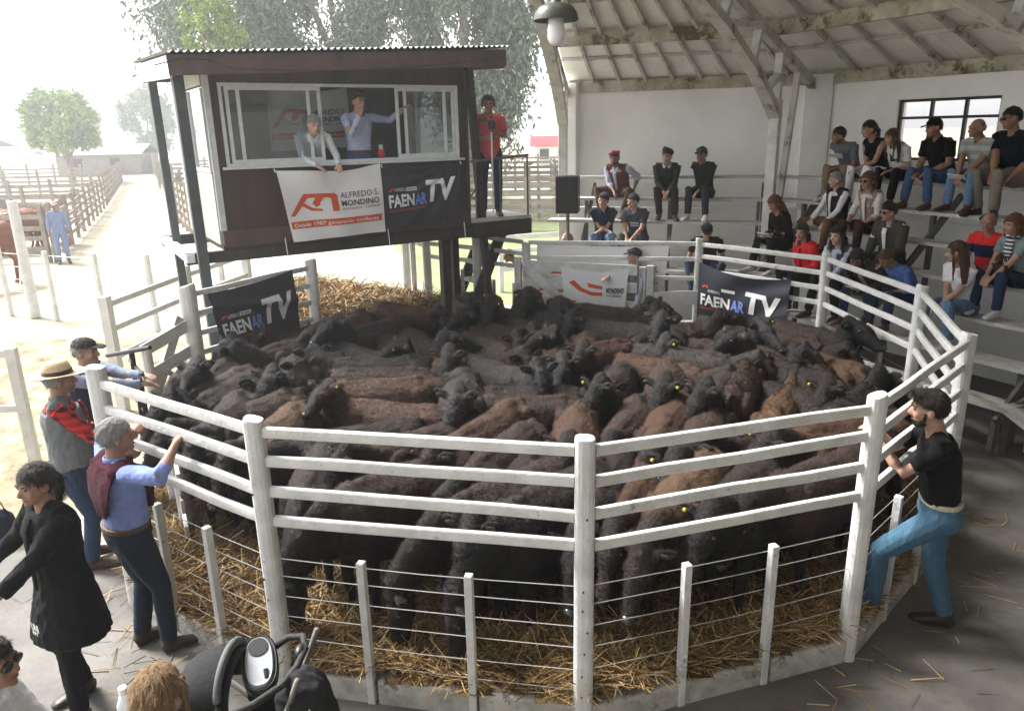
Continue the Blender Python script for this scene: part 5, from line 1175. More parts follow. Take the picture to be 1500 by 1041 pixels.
    b.loft([sp(.46), neck+V((0, .01, .02)), hd_c+V((0, -.015, -.03))], [(.065, .065), (.056*(.8+.2*B), .058), (.052, .055)], 12, up=(0, 1, 0))
    head_parts(b, T, fem, 1+.06*(B-1)*3)
    for sh, e1, w1, pal, cu, ts in ((shR, el, wl, palmr, curlr, 1), (shL, el2, wl2, palml, curll, -1)):
        b.loft([sh, sh.lerp(e1, .5), e1, e1.lerp(w1, .3), e1.lerp(w1, .75), w1], [.046*B, .043*B, .037*B, .039*B, .028, .024], 10, up=(0, 1, 0))
        dd = (w1-e1).normalized(); pl = V(pal) if pal is not None else (V((0, .2, -1)) if sit is not None else V((-ts*1.0, .1, 0)))
        hand(b, w1, (dd+pl*.1), pl, cu, thumbside=-ts if pl.z < -.5 and False else ts)
    for h_, k_, a_, s_ in ((hR, kR, aR, 1), (hL, kL, aL, -1)):
        b.loft([h_, h_.lerp(k_, .5), k_, k_.lerp(a_, .35), k_.lerp(a_, .8), a_], [.080*B, .068*B, .052, .054, .036, .034], 10, up=(0, 1, .2))
        b.loft([a_+V((0, -.03, -.03)), a_+V((s_*.01, .06, -.055)), a_+V((s_*.02, .15, -.065))], [.034, .034, .028], 8, up=(0, 0, 1))
    b.build('body', SK[skin], e, world=False, voxel=vox if vox < .011 else .0105, sm=1)
    head_kids(e, T, H)
    # clothes
    def cl(name, m, fn, fold=.006, v=None, seed=0, sm_=2):
        q = MB(); fn(q); return q.build(name, m, e, world=False, voxel=v or vox, sm=sm_, disp=folds(fold, seed+len(label)))
    kt = sleeve
    def arms(q, g, kt):
        for sh, e1, w1 in ((shR, el, wl), (shL, el2, wl2)):
            if kt == 'none': continue
            if kt == 'short': q.loft([sh-(e1-sh)*.05, sh.lerp(e1, .3), sh.lerp(e1, .68)], [.058*B+g, .056*B+g, .058*B+g], 12, up=(0, 1, 0))
            elif kt == 'elbow': q.loft([sh-(e1-sh)*.05, sh.lerp(e1, .5), e1, e1.lerp(w1, .32)], [.056*B+g, .053*B+g, .05*B+g, .049+g], 12, up=(0, 1, 0))
            else: q.loft([sh-(e1-sh)*.05, sh.lerp(e1, .5), e1, e1.lerp(w1, .5), e1.lerp(w1, .93)], [.056*B+g, .052*B+g, .046*B+g, .042+g, .036+g], 12, up=(0, 1, 0))
    if top: cl('shirt', top, lambda q: (torso(q, .010, z0=-.11 if (sit is None and not belt) else (.07 if belt else -.02), z1=.495), arms(q, 0, kt)), seed=1)
    if bottom:
        def tr_(q):
            q.loft([hip+V((0, 0, .07)), hip+V((0, 0, -.0)), hip+V((0, -.01, -.09))], [(.150*(.6+.4*B)+.014, .118*B), (.165*(.7+.3*B)+.012, .125*B), (.12, .11)], 16, up=(0, 1, 0))
            for h_, k_, a_ in ((hR, kR, aR), (hL, kL, aL)):
                if shorts: q.loft([h_, h_.lerp(k_, .5), k_], [.1*B, .086*B, .074], 12, up=(0, 1, .2)); continue
                q.loft([h_, h_.lerp(k_, .5), k_, k_.lerp(a_, .5), k_.lerp(a_, .96)], [.098*B, .084*B, .068, .062, .056], 12, up=(0, 1, .2))
                q.ell(h_+V((0, -.015, 0)), (.098, .108, .11))
        cl('trousers', bottom, tr_, fold=.008, seed=2)
    if shoe:
        for a_, k_, s_ in ((aR, kR, 1), (aL, kL, -1)):
            q = MB(); t = V((s_*.03, .17, 0)); dn_ = V((0, 0, -.055)); g0 = a_+dn_
            q.loft([g0+V((0, -.055, .008)), g0+V((0, -.03, .016)), g0+t*.35+V((0, 0, .014)), g0+t*.75+V((0, 0, .002)), g0+t*1.1+V((0, 0, -.006)), g0+t*1.25+V((0, 0, -.012))], [(.030, .034), (.038, .046), (.042, .042), (.047, .030), (.040, .022), (.018, .012)], 12, up=(0, 0, 1), sq=.8)
            q.loft([a_+V((0, -.01, .03)), g0+V((0, -.01, .02))], [.042, .044], 10, up=(0, 1, 0))
            q.build('shoe', shoe, e, world=False, voxel=.008, sm=2)
    if vest: cl('vest', vest, lambda q: (torso(q, .026, z0=-.02, z1=.47),), fold=.005, seed=3)
    if (vest or coat) and top:
        def vf(q):
            T_ = [(.485, .040, .085), (.42, .036, .118), (.30, .026, .128), (.15, .02, .124), (.02, .018, .13)] if sit is None else [(.485, .040, .085), (.42, .036, .118), (.30, .028, .128), (.15, .022, .124)]
            ex = (.030 if vest else .028)+(B-1)*.10
            q.loft([sp(t)+fwd*(d+ex)*(1.0) for t, w, d in T_], [(w, .010) for t, w, d in T_], 12, up=fwd)
        cl('shirt_front', top, vf, fold=0, v=.008, sm_=1)
    if coat:
        def ct(q):
            torso(q, .024, z0=-.02, z1=.50); arms(q, .012, 'long')
            if sit is None: q.loft([hip+V((0, 0, .12)), hip+V((0, 0, 0)), hip+V((0, .0, -.15)), hip+V((0, .01, -.34)), hip+V((0, .01, -.36))], [(.165, .13), (.20, .15), (.235, .18), (.27, .215), (.24, .19)], 20, up=(0, 1, 0))
        cl('coat', coat, ct, fold=.010, seed=4)
    if belt: cl('belt', belt, lambda q: q.loft([hip+V((0, 0, .055)), hip+V((0, 0, .09))], [(.150*(.6+.4*B)+.020, .118*B+.008)]*2, 20, up=(0, 1, 0)), fold=0, v=.008, sm_=0)
    if collar:
        def co_(q):
            n = 16; pts = [neck+V((0, .012, .0))+rgt*(.068*math.cos(a))+fwd*(.072*math.sin(a))-d_up*(.035*max(0, math.sin(a))) for a in [math.pi*(.5+.12)+2*math.pi*.88*k/n for k in range(n+1)]]
            q.loft(pts, [(.008, .024)]*(n+1), 8)
        cl('collar', collar, co_, fold=0, v=.007, sm_=1)
    if extra: extra(e, dict(hip=hip, neck=neck, sp=sp, fwd=fwd, rgt=rgt, up=d_up, wR=wl, wL=wl2, T=T, kR=kR, kL=kL, cl=cl, torso=torso, shR=shR, shL=shL, eR=el, eL=el2))
    return e
def part(e, name, m, fn, **k):
    q = MB(); fn(q); return q.build(name, m, e, world=False, **k)
def own(o_name, label, cat, e, m, fn, group=None, **k):
    """a thing of its own that a person holds: geometry given in the person's space"""
    q = MB(); fn(q); q.xf(Matrix.LocRotScale(e.location, e.rotation_euler, e.scale)); o = q.build(o_name, m, None, **k); return tag(o, label, cat, group)
HD = lambda **k: k
def toward(x, y, tx=C0.x, ty=C0.y): return math.atan2(ty-y, tx-x)
def seat(u, k, guess=None):
    """point on terrace row k seen in the direction of column u"""
    best = None
    for bay in range(0, 4):
        a, b = row_line(bay, k)
        for i in range(201):
            p = a.lerp(b, i/200); 
            # project
            z = ROW[k]-CAMH; pr = R(PITCH); rr = R(ROLL); f = p.y*math.cos(pr)-z*math.sin(pr)
            if f < 1: continue
            yu = (p.y*math.sin(pr)+z*math.cos(pr))/f; xu = p.x/f; uu = 750+1100*(xu*math.cos(rr)-yu*math.sin(rr))
            if best is None or abs(uu-u) < best[0]: best = (abs(uu-u), p, bay)
    p = best[1]; return V((p.x, p.y, ROW[k]+.01)), math.atan2(*reversed(inward(WV[best[2]], WV[best[2]+1])[:]))
jeans = cm('blue_jeans', (.055, .10, .19)); djeans = cm('dark_blue_jeans', (.025, .04, .085)); blackc = cm('black_cloth', (.008, .008, .009)); khaki = cm('khaki_twill', (.22, .17, .11)); white = cm('white_cotton', (.72, .72, .74)); navyc = cm('navy_cotton', (.014, .018, .04))
brownt = cm('brown_trousers', (.075, .05, .032)); lightjeans = cm('washed_jeans', (.12, .20, .32)); sky_b = cm('light_blue_shirt', (.40, .46, .66)); redc = cm('red_cloth', (.62, .03, .035)); greyc = cm('grey_wool', (.10, .10, .105)); olive = cm('olive_jacket', (.06, .055, .042))
plaid_r = pattern('red_black_plaid', (.45, .02, .02), (.02, .01, .01), 'plaid', 16); stripes = pattern('striped_polo', (.38, .38, .35), (.26, .27, .27), 'stripe', 9); checks = pattern('checked_shirt', (.55, .58, .68), (.30, .34, .45), 'plaid', 34)
tri = pattern('navy_red_polo', (.014, .018, .05), (.55, .03, .03), 'stripe', 3.2)
def paper_extra(tx='paper'):
    def f(e, g):
        own('paper_sheet', 'white auction catalogue held by the '+tx, 'paper', e, M['paper'], lambda q: q.beam((g['wR']+g['wL'])/2+V((-.1, .06, -.02)), (g['wR']+g['wL'])/2+V((.1, .12, .0)), .15, .006, up=(0, -.5, 1)))
    return f
def S1(u, k, label, dyaw=0, dx=0, **kw):
    p, f = seat(u, k); kw.setdefault('lean', 22); kw.setdefault('yaw', 0); kw.setdefault('pitch', -8); kw.setdefault('sc', .94)
    h_ = random.Random(len(label)*7+u); kw['lean'] += h_.uniform(-7, 9); kw['yaw'] += h_.uniform(-12, 12); kw['tilt'] = h_.uniform(-9, 9); kw['sc'] *= h_.uniform(.96, 1.04)
    if kw.get('rh') == clasp['rh'] and h_.random() < .45: kw['rh'] = (.15+h_.uniform(-.05, .03), .36, .15); kw['lh'] = (-.13+h_.uniform(-.03, .1), .37, .16)
    if 'rf' not in kw: kw['rf'] = (.13+h_.uniform(-.04, .08), .44+h_.uniform(-.1, .08), -.26); kw['lf'] = (-.13+h_.uniform(-.08, .04), .42+h_.uniform(-.1, .1), -.26)
    return person('s', label, p[:], f+R(dyaw+h_.uniform(-16, 16)), sit=True, **kw)
clasp = dict(rh=(.035, .46, .12), lh=(-.035, .45, .12))
S1(908, 1, 'heavy man in a red beret and brown waistcoat on the upper left bench', build=1.2, lean=14, skin='b', H=HD(hat=('beret', redc), beard='dark', hair='dark', style='short'), top=checks, sleeve='elbow', vest=cm('rust_waistcoat', (.13, .045, .03)), bottom=brownt, shoe=M['brownleather'], rh=(-.02, .34, .10), lh=(-.30, .10, .14), knee_out=.6, rf=(.2, .4, -.26), lf=(-.2, .4, -.26), collar=white, cat='man')
S1(975, 1, 'thin man in a black beret and dark sweater leaning forward on the bench', lean=26, yaw=15, skin='a', H=HD(hat=('basque', cm('black_beret', (.01, .014, .012))), hair='dark', beard='grey'), top=cm('dark_grey_sweater', (.03, .034, .034)), sleeve='long', bottom=cm('plum_trousers', (.03, .018, .02)), shoe=M['leather'], collar=white, cat='man', **clasp)
S1(1032, 1, 'man in a grey flat cap with his hand on his mouth', lean=24, yaw=20, skin='b', H=HD(hat=('flatcap', cm('slate_cap', (.07, .085, .10))), hair='dark'), top=cm('charcoal_sweater', (.025, .026, .034)), sleeve='long', bottom=cm('charcoal_trousers', (.03, .033, .035)), shoe=M['sneaker'], rh=(.02, .24, .58), palmr=(-.4, -.8, 0), lh=(-.02, .42, .14), cat='man')
S1(884, 3, 'young man in a navy polo with folded arms on the lower left bench', lean=16, yaw=22, skin='a', H=HD(hair='dark', quiff=1), top=navyc, bottom=lightjeans, shoe=M['leather'], rh=(-.13, .28, .20), lh=(.12, .30, .18), collar=navyc, cat='man')
def shirtprint(txts, w=.15, h=.12, z=.33, col=(.6, .6, .6)):
    def f(e, g):
        c = g['sp'](z)+g['fwd']*.134
        for i, t in enumerate(txts):
            ps, fs = text_mesh(t, .045, .002); x0, x1 = min(p[0] for p in ps), max(p[0] for p in ps); k = w/(x1-x0)
            part(e, 'shirt_print', prm('shirtwhite', (.65, .65, .63)), lambda q: q.add([c-g['rgt']*((p[0]-x0)*k-w/2)*(-1)+g['up']*(p[1]-i*.05) for p in ps], fs))
    return f
S1(934, 3, 'young man in a dark grey printed T-shirt beside the navy polo', lean=26, yaw=28, skin='a', H=HD(hair='dark'), top=cm('slate_tshirt', (.05, .052, .065)), bottom=cm('green_grey_trousers', (.07, .08, .065)), shoe=M['leather'], extra=shirtprint(['BUENA', 'ONDA']), cat='man', **clasp)
S1(1150, 3, 'woman with long auburn hair in black reading a catalogue', lean=20, pitch=-30, fem=True, skin='a', H=HD(hair='auburn', style='long'), top=blackc, sleeve='long', bottom=blackc, shoe=M['sneaker'], rh=(.06, .34, .26), lh=(-.06, .34, .26), extra=paper_extra('woman with auburn hair'), cat='woman')
S1(1225, 2, 'white haired man in a dark quilted waistcoat over a white shirt', lean=4, skin='c', yaw=12, H=HD(hair='grey', style='thin', glasses=0), top=white, sleeve='long', vest=cm('dark_plum_waistcoat', (.02, .016, .026)), bottom=cm('tan_trousers', (.16, .085, .05)), shoe=M['brownleather'], rh=(.16, .36, .14), lh=(-.16, .36, .14), knee_out=.4, cat='man')
S1(1274, 2, 'woman in sunglasses and beige waistcoat next to the white haired man', lean=12, fem=True, yaw=15, skin='a', H=HD(hair='auburn', style='bob', glasses=1), top=cm('cream_shirt', (.62, .58, .55)), sleeve='elbow', vest=cm('beige_waistcoat', (.28, .22, .17)), bottom=cm('maroon_trousers', (.05, .02, .02)), shoe=M['leather'], cat='woman', **clasp)
S1(1246, 0, 'man in a grey polo with chin in hand on the top bench', lean=26, yaw=25, skin='b', H=HD(hair='dark'), top=cm('grey_polo', (.13, .15, .19)), bottom=khaki, shoe=M['sneaker'], rh=(.05, .26, .54), palmr=(-.3, -.8, 0), lh=(.0, .4, .16), extra=paper_extra('man in the grey polo'), cat='man')
S1(1286, 0, 'young woman in a black sleeveless top and white trousers', lean=24, yaw=20, fem=True, skin='a', H=HD(hair='dark', style='pony'), top=blackc, sleeve='none', bottom=white, shoe=M['leather'], sc=.94, rh=(-.08, .36, .18), lh=(.08, .38, .16), cat='woman')
S1(1322, 0, 'long haired young woman in a white blouse with chin on her hand', lean=28, yaw=22, fem=True, skin='a', H=HD(hair='brown', style='long'), top=white, bottom=blackc, shoe=M['brownleather'], sc=.94, rh=(.04, .30, .56), palmr=(0, -.8, 0), lh=(-.02, .40, .16), cat='woman')
S1(1378, 0, 'broad man in a black polo and black cap before the window', build=1.25, lean=16, yaw=10, skin='b', H=HD(hat=('cap', blackc), hair='dark'), top=blackc, bottom=jeans, shoe=M['brownleather'], collar=blackc, cat='man', **clasp)
S1(1436, 0, 'bald man in a pale striped polo before the window', build=1.1, lean=16, yaw=20, skin='b', H=HD(hair='grey', style='balding'), top=stripes, bottom=lightjeans, shoe=khaki and M['brownleather'], collar=stripes, extra=paper_extra('bald man in the striped polo'), cat='man', **clasp)
S1(1484, 0, 'large man in dark polo and sunglasses at the right end of the top bench', build=1.3, lean=16, yaw=25, skin='b', H=HD(hair='dark', glasses=1), top=cm('dark_navy_polo', (.010, .012, .02)), bottom=cm('stone_trousers', (.20, .18, .14)), shoe=M['leather'], rh=(-.05, .40, .08), lh=(-.2, .32, .12), cat='man', sc=1.03)
S1(1306, 3, 'man with slicked hair and sunglasses in an olive jacket', lean=14, yaw=20, skin='a', build=1.1, H=HD(hair='dark', glasses=1), top=white, coat=olive, bottom=cm('slate_trousers', (.05, .05, .06)), shoe=M['leather'], cat='man', **clasp)
S1(1184, 4, 'woman in a bright red poncho with hand over her mouth', lean=14, yaw=-12, fem=True, build=1.15, skin='a', H=HD(hair='dark', style='long'), top=redc, sleeve='long', coat=redc, bottom=blackc, shoe=M['leather'], rh=(.06, .22, .56), palmr=(-.3, -.8, 0), lh=(-.12, .3, .2), sc=.98, cat='woman')
S1(1232, 4, 'woman with dark hair in a grey scarf behind the fence post', lean=10, yaw=0, fem=True, skin='c', H=HD(hair='dark', style='long'), top=cm('pale_blue_blouse', (.45, .5, .62)), sleeve='long', vest=greyc, bottom=blackc, shoe=M['leather'], cat='woman', sc=.96, **clasp)
S1(1280, 4, 'person in a brown tweed jacket bending over a paper', lean=34, pitch=-35, yaw=-18, skin='b', H=HD(hair='dark', style='bob'), top=cm('pink_scarf_cloth', (.5, .32, .30)), coat=cm('brown_tweed', (.055, .046, .04)), bottom=djeans, shoe=M['brownleather'], extra=paper_extra('person in the tweed jacket'), **clasp)
S1(1332, 4, 'balding man in a mid blue shirt looking down at his hands', lean=34, pitch=-38, yaw=5, skin='b', H=HD(hair='brown', style='thin'), top=cm('mid_blue_shirt', (.085, .16, .42)), sleeve='elbow', bottom=djeans, shoe=M['brownleather'], cat='man', collar=cm('mid_blue_shirt', (.085, .16, .42)), **clasp)
S1(1408, 4, 'young woman in a white T-shirt and ripped jeans looking aside', lean=10, yaw=48, fem=True, skin='a', H=HD(hair='brown', style='long'), top=white, bottom=lightjeans, shoe=M['sneaker'], rh=(-.04, .34, .12), lh=(.04, .34, .1), cat='woman', dyaw=0)
S1(1446, 3, 'bald man in a navy, white and red polo shirt', lean=14, yaw=-10, build=1.1, skin='b', H=HD(hair='grey', style='balding'), top=tri, bottom=djeans, shoe=M['sneaker'], cat='man', **clasp)
S1(1486, 3, 'woman with a striped scarf and black handbag at the right edge', lean=12, yaw=5, fem=True, skin='a', H=HD(hair='auburn', style='bob'), top=cm('sage_tshirt', (.20, .26, .26)), bottom=djeans, shoe=M['sneaker'], cat='woman',
   extra=lambda e, g: (part(e, 'scarf', pattern('striped_scarf', (.6, .6, .65), (.03, .03, .06), 'stripe', 22), lambda q: (q.loft([g['neck']+g['rgt']*.07+g['fwd']*.02, g['neck']+g['fwd']*.10-g['up']*.03, g['neck']-g['rgt']*.07+g['fwd']*.02], .035, 10), q.loft([g['neck']+g['fwd']*.1-g['up']*.03, g['sp'](.36)+g['fwd']*.15, g['sp'](.22)+g['fwd']*.15], [(.05, .02), (.06, .02), (.055, .015)], 10)), voxel=.01, sm=1),
      own('handbag', 'black handbag on the lap of the woman with the striped scarf', 'handbag', e, M['leather'], lambda q: (q.box((0, .30, .20), (.24, .12, .16)), q.loft([(-.09, .3, .27), (-.05, .3, .37), (.05, .3, .37), (.09, .3, .27)], .009, 6)), bevel=.02)), **clasp)
S1(1034, 4, 'man in black with a dark cap crouched on the low bench behind the fence', lean=24, pitch=-22, skin='a', H=HD(hat=('flatcap', blackc), hair='dark'), top=blackc, bottom=djeans, shoe=M['leather'], cat='man', rh=(.2, .40, .06), lh=(-.2, .4, .06), knee_out=.4)

# the two auctioneers at the window
def stand_booth(s, o): p = bp(s, o, ZF); return p
fb = math.atan2(bn.y, bn.x)
def micx(e, g):
    w = g['wR']; own('microphone', 'black microphone held to the mouth of the auctioneer', 'microphone', e, M['black'], lambda q: (q.loft([w+V((-.03, .03, -.02)), w+V((-.045, .07, .13))], [.012, .016], 10), q.ell(w+V((-.048, .078, .155)), (.024, .024, .028))))
person('auctioneer', 'auctioneer in a pale blue shirt speaking into a microphone, arm outstretched', stand_booth(1.84, -.20)[:], fb+R(8), skin='a', lean=4, yaw=-4, H=HD(hair='dark', quiff=1), top=sky_b, sleeve='long', bottom=jeans, belt=M['brownleather'], collar=sky_b, rh=(.10, .26, 1.42), palmr=(-1, 0, .2), curlr=1.0, lh=(-.56, .20, 1.50), palml=(0, .3, -1), curll=1.1, extra=micx, cat='man', sc=1.03)
person('assistant', 'grey haired man in a white shirt leaning on the booth window sill', stand_booth(1.22, -.34)[:], fb+R(-4), skin='c', lean=34, pitch=-18, H=HD(hair='grey', style='thin'), top=cm('pale_blue_white_shirt', (.66, .72, .78)), sleeve='long', bottom=djeans, rh=(.02, .50, .93), lh=(-.26, .50, .93), palmr=(0, 0, -1), palml=(0, 0, -1), curlr=.2, curll=.2, cat='man', sc=.94, collar=cm('pale_blue_white_shirt', (.66, .72, .78)))
# cameraman on the catwalk
def camx(e, g):
    c = (g['wR']+g['wL'])/2+V((0, .10, .10)); er = empty('video_camera', (Matrix.LocRotScale(e.location, e.rotation_euler, e.scale) @ c)[:], 0, 'black video camera on a monopod held by the man in red', 'video camera')
    def ad(name, m, fn, **k):
        q = MB(); fn(q); q.xf(Matrix.LocRotScale(e.location, e.rotation_euler, e.scale)); return q.build(name, m, er, **k)
    ad('camera_body', M['black'], lambda q: (q.box(c+V((0, -.04, .04)), (.10, .22, .12)), q.box(c+V((0, -.02, .14)), (.03, .16, .03))), bevel=.01)
    ad('lens', M['black'], lambda q: q.loft([c+V((0, .06, .04)), c+V((0, .17, .04)), c+V((0, .172, .04))], [.045, .052, .04], 16)); ad('viewfinder', M['rubber'], lambda q: q.box(c+V((.11, .02, .11)), (.10, .05, .06)), bevel=.006)
    ad('monopod', M['alu'], lambda q: q.loft([c+V((0, 0, -.04)), V((c.x, c.y, .5)), V((c.x*.9, c.y, .03))], [.014, .012, .009], 10))
person('cameraman', 'man in a coral red shirt with headphones filming from the catwalk', bp(BL_+.50, -.25, ZF+.05)[:], math.atan2(-1, .05), skin='b', lean=3, pitch=-5, H=HD(hair='dark', headphones=1), top=cm('coral_red_shirt', (.60, .10, .12)), bottom=djeans, shoe=M['brownleather'], rh=(.05, .26, 1.12), lh=(-.10, .30, 1.20), extra=camx, cat='man', sc=.98, belt=None)
# man in the flat cap pointing behind the gate
person('pointer', 'man in a charcoal flat cap pointing left from behind the board gate', (1.86, 10.97, 0), R(-165), skin='a', H=HD(hat=('flatcap', cm('charcoal_cap', (.05, .055, .06))), hair='dark'), top=checks, sleeve='long', vest=cm('grey_waistcoat', (.12, .12, .13)), bottom=djeans, shoe=M['leather'], rh=(-.1, .62, 1.28), palmr=(0, 0, -1), sc=.97, cat='man')
person('bystander', 'bald man standing beyond the loudspeaker, only his head showing', (1.02, 12.9, -.05), R(200), skin='c', H=HD(hair='grey', style='balding'), top=white, bottom=khaki, sc=1.0, cat='man')
person('stooping_man', 'person bending outside the rear fence behind the board gate', (.35, 12.4, 0), R(190), skin='b', lean=30, pitch=-20, H=HD(hair='brown', style='balding'), top=white, bottom=khaki, shoe=M['leather'], cat='person', sc=.93)

# foreground people
def knot(e, g):      # sweater tied over the shoulders
    sp, rg, fw, up = g['sp'], g['rgt'], g['fwd'], g['up']
    def fn(q):
        q.loft([sp(.50)-fw*.06, sp(.42)-fw*.115, sp(.30)-fw*.135, sp(.17)-fw*.13], [(.175, .045), (.205, .022), (.185, .020), (.07, .014)], 16, up=fw)
        for s_ in (-1, 1): q.loft([sp(.48)+rg*s_*.10-fw*.07, sp(.515)+rg*s_*.14, sp(.45)+rg*s_*.12+fw*.10, sp(.30)+rg*s_*.06+fw*.15, sp(.16)+rg*s_*.07+fw*.15], [(.07, .045), (.07, .045), (.06, .035), (.045, .03), (.035, .02)], 12)
        q.loft([sp(.50)+rg*(.085*math.cos(a))+fw*(.085*math.sin(a)) for a in [math.pi*(.3+1.4*-k/10-.0) for k in range(-2, 9)]], .03, 8)
    g['cl']('draped_sweater', cm('maroon_knit', (.050, .007, .016), bump=.6), fn, fold=.007, v=.010)
person('rail_man', 'grey haired man in a blue shirt, maroon sweater over his shoulders, gripping the rail', (-2.52, 4.36, 0), R(46), skin='b', yaw=10, vox=.0095, build=1.18, H=HD(hair='grey', style='short'), top=cm('cornflower_shirt', (.21, .27, .55)), sleeve='elbow', bottom=cm('ink_jeans', (.018, .026, .045)), shoe=M['leather'], belt=M['brownleather'], rh=('w', -2.10, 4.33, 1.53), lh=('w', -2.53, 4.62, 1.53), palmr=(0, .4, -1), palml=(0, .4, -1), curlr=1.1, curll=1.1, extra=knot, cat='man', rf=(.12, .10, .08), lf=(-.10, .0, .08), collar=cm('cornflower_shirt', (.21, .27, .55)), sc=.98)
def bagx(e, g):
    part(e, 'printed_logo', prm('shirtwhite', (.65, .65, .63)), lambda q: None) if False else None
person('coat_woman', 'woman with tied dark hair in a knee length black coat walking past', (-2.66, 3.86, 0), R(-122), skin='b', vox=.0095, yaw=-6, pitch=-4, fem=True, sc=.95, H=HD(hair='dark', style='pony'), top=blackc, sleeve='long', coat=cm('black_wool_coat', (.006, .006, .007)), bottom=blackc, shoe=M['leather'], rh=(.42, .22, 1.02), lh=(-.02, .36, 1.02), palmr=(-.3, 0, -1), palml=(0, 0, -1), curll=1.2, rf=(.12, -.05, .08), lf=(-.12, .12, .08), cat='woman', extra=lambda e, g: [part(e, 'printed_lettering', prm('shirtwhite', (.65, .65, .63)), lambda q, t=t, w=w, z=z: (lambda ps, fs, x0, x1: q.add([V((.02-(p[0]-x0)*w/(x1-x0), .219, z+p[1]*1.4)) for p in ps], fs))(*(lambda r: (r[0], r[1], min(p[0] for p in r[0]), max(p[0] for p in r[0])))(text_mesh(t, .05 if w > .07 else .02, .002)))) for t, w, z in (('UNI', .08, .70), ('SPORT', .06, .67))])
person('hat_man', 'man in a straw hat and grey waistcoat over a red plaid shirt', (-3.50, 5.46, 0), R(28), skin='b', vox=.0095, build=1.2, H=HD(hat=('panama', mat('straw_hat', (.52, .42, .28), (.40, .31, .19), 60, .8, .4, 120)), hair='grey'), top=plaid_r, sleeve='long', vest=cm('steel_grey_waistcoat', (.15, .165, .17)), bottom=djeans, shoe=M['leather'], rh=(.25, .40, 1.0), lh=(-.2, .3, 1.05), cat='man', sc=1.0, yaw=-5)
person('cap_man', 'man in a black cap and navy gilet reaching over the gate', (-3.72, 6.25, 0), R(0), skin='a', vox=.0095, H=HD(hat=('cap', cm('washed_black_cap', (.035, .033, .032))), hair='grey'), top=cm('mid_grey_blue_shirt', (.22, .26, .36)), sleeve='long', vest=navyc, bottom=djeans, shoe=M['leather'], rh=(.0, .55, 1.28), lh=(.02, .58, 1.36), palmr=(0, 0, -1), palml=(0, 0, -1), cat='man', build=1.1)
person('right_man', 'bearded young man in a black T-shirt and jeans with one foot on the kerb', (2.76, 4.38, 0), R(162), skin='a', vox=.0095, yaw=6, pitch=-4, H=HD(hair='dark', beard='dark', quiff=1), top=blackc, bottom=cm('faded_jeans', (.06, .13, .20)), shoe=M['leather'], belt=cm('pale_belt', (.5, .45, .34)), rh=('w', 2.42, 4.62, 1.40), lh=('w', 2.36, 4.50, 1.38), palmr=(0, 0, -1), palml=(0, 0, -1), curll=.7, curlr=.7, lf=(-.10, .34, .22), rf=(.10, -.16, .08), sc=1.02, cat='man', lean=8)
person('blonde_child', 'person with long blond hair seen from behind at the lower edge', (-1.42, 2.34, .52), R(75), sit=True, skin='c', vox=.0095, fem=True, H=HD(hair='blond', style='long'), top=cm('beige_knit', (.4, .33, .24)), sleeve='long', bottom=jeans, shoe=M['sneaker'], lean=4, sc=1.0, cat='person')
person('seated_woman', 'seated woman in white top and jeans cut by the left edge', (-2.40, 2.66, .48), R(10), sit=True, skin='b', vox=.0095, fem=True, H=HD(hair='dark', style='short', glasses=1), top=white, sleeve='elbow', bottom=lightjeans, shoe=M['sneaker'], lean=10, cat='woman', yaw=10)
person('yard_worker', 'distant man in blue overalls walking in the sunlit yard', (-12.6, 21.2, 0), R(-60), skin='b', vox=.02, H=HD(hat=('cap', cm('pale_cap', (.5, .4, .4))), hair='dark'), top=cm('faded_blue_overall', (.20, .26, .42)), sleeve='long', bottom=cm('faded_blue_overall', (.20, .26, .42)), shoe=M['leather'], cat='man')
# ---------------------------------------------------------------- props
def prop(name, label, cat, loc): return empty(name, loc, 0, label, cat)
# hanging enamel lamp
lp = V((.50, 8.0, 4.27)); e = prop('hanging_lamp', 'green enamel dome lamp with a white glass jar hanging from the roof', 'lamp', lp[:])
mb = MB(); n = 28; prof = [(.225, 0), (.22, .02), (.205, .07), (.165, .12), (.10, .15), (.05, .16), (.045, .22), (.03, .25)]
mb.loft([lp+V((0, 0, z+.10)) for r_, z in prof], [r_ for r_, z in prof], n, up=(0, 1, 0), cap=False); mb.loft([lp+V((0, 0, z+.095)) for r_, z in prof[:5]], [r_*.96 for r_, z in prof[:5]], n, up=(0, 1, 0), cap=False)
mb.build('dome', mat('green_enamel', (.05, .06, .045), (.09, .09, .07), 8, .4, wear=(.12, .08, .05), wearscale=12), e, smooth=True)
mb = MB(); mb.loft([lp+V((0, 0, z)) for z in (.13, .06, .02, -.06, -.11, -.13)], [.075, .078, .085, .085, .065, .02], 20, up=(0, 1, 0)); mb.build('glass_jar', mat('opal_glass', (.85, .85, .88), None, rough=.2, spec=.6), e, smooth=True)
mb = MB(); mb.loft([lp+V((0, 0, .3)), lp+V((0, 0, 1.85))], .014, 8, up=(0, 1, 0)); mb.build('hanging_rod', M['steel_dark'], e)
